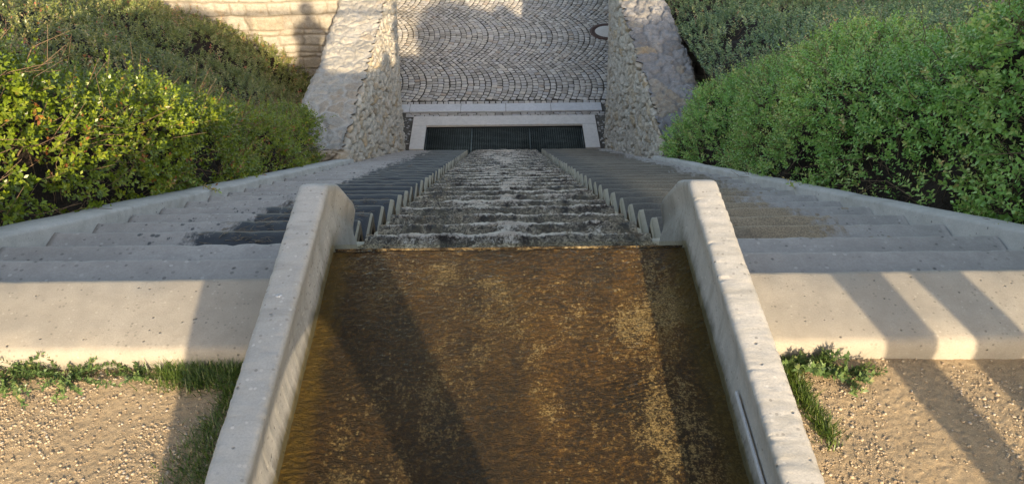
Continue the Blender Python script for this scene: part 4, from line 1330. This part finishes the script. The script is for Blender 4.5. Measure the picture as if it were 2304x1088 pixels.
def blades(P, r, hmin, hmax, wid, spread):
    n = len(P)
    a = r.uniform(0, 6.28, n)
    out = np.column_stack([np.cos(a), np.sin(a), np.zeros(n)])
    h = r.uniform(hmin, hmax, n); s = r.uniform(.3, 1.0, n) * spread
    side = np.column_stack([-np.sin(a), np.cos(a), np.zeros(n)])
    w = wid * r.uniform(.6, 1.3, n)
    Q = []
    prev = None
    for i in range(4):
        f0, f1 = i / 4, (i + 1) / 4
        c = [P + out * (s * h * f ** 1.6)[:, None] + np.array([0, 0, 1.0]) * (h * (f - 0.38 * s * f * f))[:, None] for f in (f0, f1)]
        w0, w1 = [(w * (1 - f ** 2 * .95))[:, None] for f in (f0, f1)]
        Q.append(np.stack([c[0] - side * w0, c[0] + side * w0, c[1] + side * w1, c[1] - side * w1], 1))
    return np.concatenate(Q)

def grass(name, label, poly_pts, n, seed, h=(0.015, 0.05)):
    r = np.random.default_rng(seed)
    c = np.array(poly_pts)[r.integers(0, len(poly_pts), n)]
    P = np.column_stack([c[:, 0] + r.normal(0, 1, n) * c[:, 2], c[:, 1] + r.normal(0, 1, n) * c[:, 3], np.full(n, -0.064)])
    P[:, 1] = np.minimum(P[:, 1], -0.281 - r.random(n) * 0.004)
    P[:, 0] = np.where(P[:, 0] < 0, np.minimum(P[:, 0], -0.606), np.maximum(P[:, 0], 0.606))
    Q = blades(P, r, h[0], h[1], 0.0011, 0.95)
    tn = np.tile(np.clip(r.normal(.45, .25, n), 0, 1), 4)
    o = link_mesh(name, leaf_mesh(name, Q, tn), M["grass"])
    return o
# (x, y, sx, sy) clump centres
tag(grass("grass", "", [(-0.70, -0.30, .05, .012), (-0.78, -0.30, .05, .014), (-0.86, -0.30, .03, .010), (-0.72, -0.325, .05, .018), (-0.80, -0.33, .05, .015)], 1700, 401, (0.02, 0.06)), kind="stuff")
tag(grass("grass", "", [(-0.70, -0.37, .012, .03), (-0.71, -0.45, .016, .04), (-0.725, -0.52, .025, .04), (-0.735, -0.59, .030, .04), (-0.74, -0.66, .03, .04), (-0.69, -0.6, .02, .06)], 1500, 402, (0.015, 0.045)), kind="stuff")
tag(grass("grass", "", [(0.715, -0.295, .014, .012), (0.715, -0.33, .012, .02), (0.715, -0.37, .010, .02), (0.722, -0.41, .010, .02), (0.735, -0.46, .012, .02), (0.745, -0.50, .014, .02)], 1500, 403, (0.012, 0.045)), kind="stuff")
tag(grass("grass", "", [(-1.0, -0.295, .2, .008)], 260, 404, (0.01, 0.03)), kind="stuff")

def weed(label, cx, cy, n, seed, reach, up=0.25, leaf=0.013, mat="weed", group=None):
    r = np.random.default_rng(seed)
    root = empty("weed_plant", (cx, cy, -0.062))
    tag(root, label, "weed", group)
    a = r.uniform(0, 6.28, n)
    ln = reach * r.uniform(.35, 1.0, n)
    P0 = np.column_stack([cx + r.normal(0, .012, n), cy + r.normal(0, .006, n), np.full(n, -0.06)])
    P1 = P0 + np.column_stack([np.cos(a) * ln, np.minimum(np.sin(a), 0.25) * ln * 0.75, r.uniform(.15, 1, n) * up * ln + .006])
    sticks("stems", P0, P1, 0.0012, 0.0006, M["weed"], root)
    Q, t = [], []
    for f in np.linspace(.2, 1, 7):
        q, tt = sprigs(P0 + (P1 - P0) * f, unit(P1 - P0 + np.array([0, 0, .3 * reach])), r, 4, 0.012, leaf, 0.45, np.clip(r.normal(.45, .2, n), 0, 1))
        Q.append(q); t.append(tt)
    rel(link_mesh("leaves", leaf_mesh("leaves", np.concatenate(Q), np.concatenate(t)), M[mat]), root)
    return root
weed("creeping green weed at the far left end of the slab's near edge", -1.27, -0.30, 20, 501, 0.16)
weed("sprawling weed with runners reaching over the sand, left of the bare gap", -1.13, -0.30, 22, 502, 0.15)
weed("small tuft of weed between the bare gap and the grass strip", -0.95, -0.295, 8, 503, 0.07)
weed("upright leafy weed in the corner of right slab and kerb", 0.765, -0.30, 20, 504, 0.08, up=0.9, leaf=0.018)
weed("low greyish weed right of the upright leafy one", 0.85, -0.32, 14, 505, 0.09, up=0.4, leaf=0.015)

def dust():
    ys = np.linspace(-0.268, -0.03, 90); us = np.linspace(0, 1, 10)
    U, Y = np.meshgrid(us, ys, indexing='ij')
    wd = 0.016 + 0.014 * sstep(0, -0.27, Y) + 0.007 * fbm(Y * 30, Y * 0 + 1, seed=91, oct=3)
    X = 0.6005 + U * wd
    Z = 0.0005 + (1 - U) ** 1.5 * (0.008 + 0.004 * fbm(X * 90, Y * 90, seed=92, oct=3)) - 0.002 * U
    return tag(link_mesh("dirt", mesh_np("dirt", np.column_stack([X.ravel(), Y.ravel(), Z.ravel()]), grid_faces(10, 90)), M["gravel"]), kind="stuff")
dust()

# ------------------------------------------------------------------ litter on the wet steps
def litter():
    r = np.random.default_rng(601)
    P0, P1 = [], []
    for _ in range(420):
        k = r.integers(3, 22) if r.random() < .4 else r.integers(3, 8)
        right = r.random() < 0.12
        x = (r.uniform(0.8, 1.3) if right else -r.uniform(0.7, 1.3))
        y = k * T - r.uniform(0.0, 0.12); z = -k * R + 0.004
        a = r.normal(0, .7); l = r.uniform(.012, .07)
        P0.append((x, y, z)); P1.append((x + math.cos(a) * l, y + math.sin(a) * l * .5, z + r.uniform(0, .006)))
    return tag(sticks("litter", np.array(P0), np.array(P1), 0.0011, 0.0006, M["straw"]), kind="stuff")
litter()
sx = sticks("twig", np.array([(0.905, 5.2 * T, -5.9 * R)]) * [1, 1, 1], np.array([(1.01, 5.0 * T - 0.05, -6 * R + 0.012)]), 0.004, 0.002, M["straw"])
tag(sx, "bare curved twig lying on the wet right steps near the kerb's end", "twig")
# hedge shoot lying over the left cheek wall
def shoot():
    root = empty("hedge_shoot", (-1.98, 2.35, -1.43))
    tag(root, "single leafy shoot hanging over the left cheek wall", "shoot")
    r = np.random.default_rng(9)
    n = 9
    p = np.column_stack([np.linspace(-2.0, -1.80, n), np.linspace(2.36, 2.28, n), np.linspace(-1.43, -1.455, n) + 0.04])
    sticks("stem", p[:-1], p[1:], 0.0022, 0.0015, M["twig"], root)
    Q, t = sprigs(p, np.repeat(unit(np.array([[1, -.3, -.1]])), n, 0), r, 4, 0.01, 0.026, 0.55)
    rel(link_mesh("leaves", leaf_mesh("leaves", Q, t), M["leaf_right"]), root)
shoot()

# ------------------------------------------------------------------ behind the camera: what throws the shadows
V, F = box(-4.0, 9.0, -5.0, -1.66, -0.35, 0.06)
tag(link_mesh("footbridge_deck", mesh_np("footbridge_deck", V, F), M["deck"]), "concrete footbridge deck crossing behind the head of the channel", "deck")

def tube(P, rad, seg=10):
    P = np.array(P, float); n = len(P)
    V, F = [], []
    for i in range(n):
        d = unit((P[min(i + 1, n - 1)] - P[max(i - 1, 0)])[None])[0]
        ref = np.array([0, 0, 1.0]) if abs(d[2]) < .9 else np.array([1.0, 0, 0])
        e1 = unit(np.cross(d, ref)[None])[0]; e2 = np.cross(d, e1)
        for a in range(seg):
            an = a * 2 * math.pi / seg
            V.append(P[i] + rad * (math.cos(an) * e1 + math.sin(an) * e2))
    for i in range(n - 1):
        for a in range(seg):
            F.append((i * seg + a, i * seg + (a + 1) % seg, (i + 1) * seg + (a + 1) % seg, (i + 1) * seg + a))
    return np.array(V), np.array(F)
rl = empty("railing", (0, -0.62, -0.06))
tag(rl, "slim grey railing whose bar shadow crosses the sunlit stone wall", "railing")
rel(link_mesh("handrail", mesh_np("handrail", *tube([(-2.05, -0.62, 1.20), (2.6, -0.62, 1.20)], 0.03)), M["rail"]), rl)
for px in (-1.33, 2.45):
    rel(link_mesh("post", mesh_np("post", *tube([(px, -0.62, -0.1), (px, -0.62, 1.2)], 0.02)), M["rail"]), rl)

def person(name, label, joints, bones, radii, mats, hair, hair_r):
    """one continuous body grown with a skin modifier from a joint skeleton"""
    names = list(joints)
    me = bpy.data.meshes.new(name)
    me.from_pydata([joints[k] for k in names], [(names.index(a), names.index(b)) for a, b in bones], [])
    o = bpy.data.objects.new(name, me); COL.objects.link(o)
    md = o.modifiers.new("skin", 'SKIN')
    md.use_smooth_shade = True
    for i, k in enumerate(names):
        rr = radii[k]
        me.skin_vertices[0].data[i].radius = rr if isinstance(rr, tuple) else (rr, rr)
        me.skin_vertices[0].data[i].use_root = (i == 0)
    sd = o.modifiers.new("sub", 'SUBSURF'); sd.levels = 2; sd.render_levels = 2
    me.materials.append(mats)
    tag(o, label, "person")
    # hair cap
    a, b_ = np.meshgrid(np.linspace(0, 2 * math.pi, 20), np.linspace(0, 1.75, 9), indexing='ij')
    V = np.stack([np.cos(a) * np.sin(b_), np.sin(a) * np.sin(b_) * 1.1, np.cos(b_)], -1) * hair_r
    h = link_mesh("hair", mesh_np("hair", V.reshape(-1, 3) + np.array(hair), grid_faces(20, 9), smooth=True), M["hair"])
    h.parent = o
    return o
M["cloth"] = mat_simple("dark_cloth", (0.05, 0.06, 0.09), (0.08, 0.09, 0.12), 80)
M["cloth2"] = mat_simple("brown_cloth", (0.10, 0.07, 0.05), (0.14, 0.10, 0.07), 80)
M["hair"] = mat_simple("hair", (0.04, 0.03, 0.02), (0.07, 0.05, 0.03), 90)

def standing(name, label, cy, mat, P):
    """P: joint name -> (x, z, radius); the arms are bent forward, hands together at chest height"""
    J, Rr, B = {}, {}, []
    fy = {"toe": .17, "knee": .03, "elbow": .05, "wrist": .21, "hand": .24, "neck": .03, "head": .05, "crown": .04}
    for k, (x, z, rd) in P.items():
        J[k] = (x, cy + fy.get(k.rstrip("12"), 0), z); Rr[k] = rd
    B = [("pelvis", "waist"), ("waist", "chest"), ("chest", "neck"), ("neck", "head"), ("head", "crown")]
    for q in "12":
        B += [("pelvis", "hip" + q), ("hip" + q, "knee" + q), ("knee" + q, "ankle" + q), ("ankle" + q, "toe" + q), ("chest", "shoulder" + q), ("shoulder" + q, "elbow" + q), ("elbow" + q, "wrist" + q), ("wrist" + q, "hand" + q)]
    c = P["crown"]
    return person(name, label, J, B, Rr, mat, (c[0], cy + .02, c[1] - .06), 0.125)
standing("person", "person standing with feet apart whose shadow falls over the channel water", -1.95, M["cloth"], {
    "pelvis": (-.09, 1.02, .21), "waist": (-.05, 1.2, .19), "chest": (-.02, 1.46, .19), "neck": (0, 1.69, .065), "head": (0, 1.86, .105), "crown": (0, 1.95, .085),
    "hip1": (-.22, .93, .13), "knee1": (-.36, .55, .105), "ankle1": (-.47, .16, .065), "toe1": (-.49, .10, .045),
    "hip2": (.05, .93, .115), "knee2": (.20, .55, .085), "ankle2": (.34, .16, .06), "toe2": (.36, .10, .045),
    "shoulder1": (-.20, 1.58, .06), "elbow1": (-.30, 1.34, .055), "wrist1": (-.14, 1.42, .036), "hand1": (-.09, 1.46, .034),
    "shoulder2": (.18, 1.58, .06), "elbow2": (.28, 1.34, .055), "wrist2": (.12, 1.42, .036), "hand2": (.07, 1.46, .034)})
standing("person", "second person whose two leg shadows cross the right slab", -1.95, M["cloth2"], {
    "pelvis": (1.58, 1.16, .14), "waist": (1.59, 1.3, .14), "chest": (1.6, 1.52, .16), "neck": (1.61, 1.74, .06), "head": (1.62, 1.9, .1), "crown": (1.62, 1.99, .085),
    "hip1": (1.47, 1.06, .085), "knee1": (1.455, .58, .062), "ankle1": (1.45, .16, .05), "toe1": (1.44, .10, .042),
    "hip2": (1.69, 1.06, .085), "knee2": (1.695, .58, .064), "ankle2": (1.70, .16, .05), "toe2": (1.71, .10, .042),
    "shoulder1": (1.43, 1.62, .055), "elbow1": (1.38, 1.38, .05), "wrist1": (1.48, 1.42, .034), "hand1": (1.52, 1.46, .032),
    "shoulder2": (1.78, 1.62, .055), "elbow2": (1.83, 1.38, .05), "wrist2": (1.72, 1.42, .034), "hand2": (1.68, 1.46, .032)})

def tall_shrub():
    xs = np.linspace(2.15, 13, 90)
    top = np.interp(xs, [2.15, 2.3, 2.5, 2.75, 2.95, 3.2, 3.7, 4.1, 4.4, 4.6, 4.8, 5.1, 5.5, 5.8, 6.4, 8, 13], [0.45, 0.8, 0.95, 1.15, 1.5, 1.68, 1.74, 1.8, 2.05, 2.2, 1.68, 1.68, 1.8, 2.1, 2.4, 2.9, 3.2])
    th = np.linspace(0, math.pi, 24)
    X = np.repeat(xs[:, None], 24, 1)
    Y = -2.1 + 0.45 * np.cos(th)[None, :] + 0 * X
    Z = 0.05 + (top[:, None] - 0.13) * np.sin(th)[None, :] ** 0.35
    return np.stack([X, Y, Z], -1)
build_hedge("tall_hedge", "tall loose hedge behind the viewpoint that shades the right bank", "hedge", tall_shrub(), M["leaf_right"], 5000, 0.04, 0.13, 205, False, lump=(0.06, 3.0), hull_in=0.06)
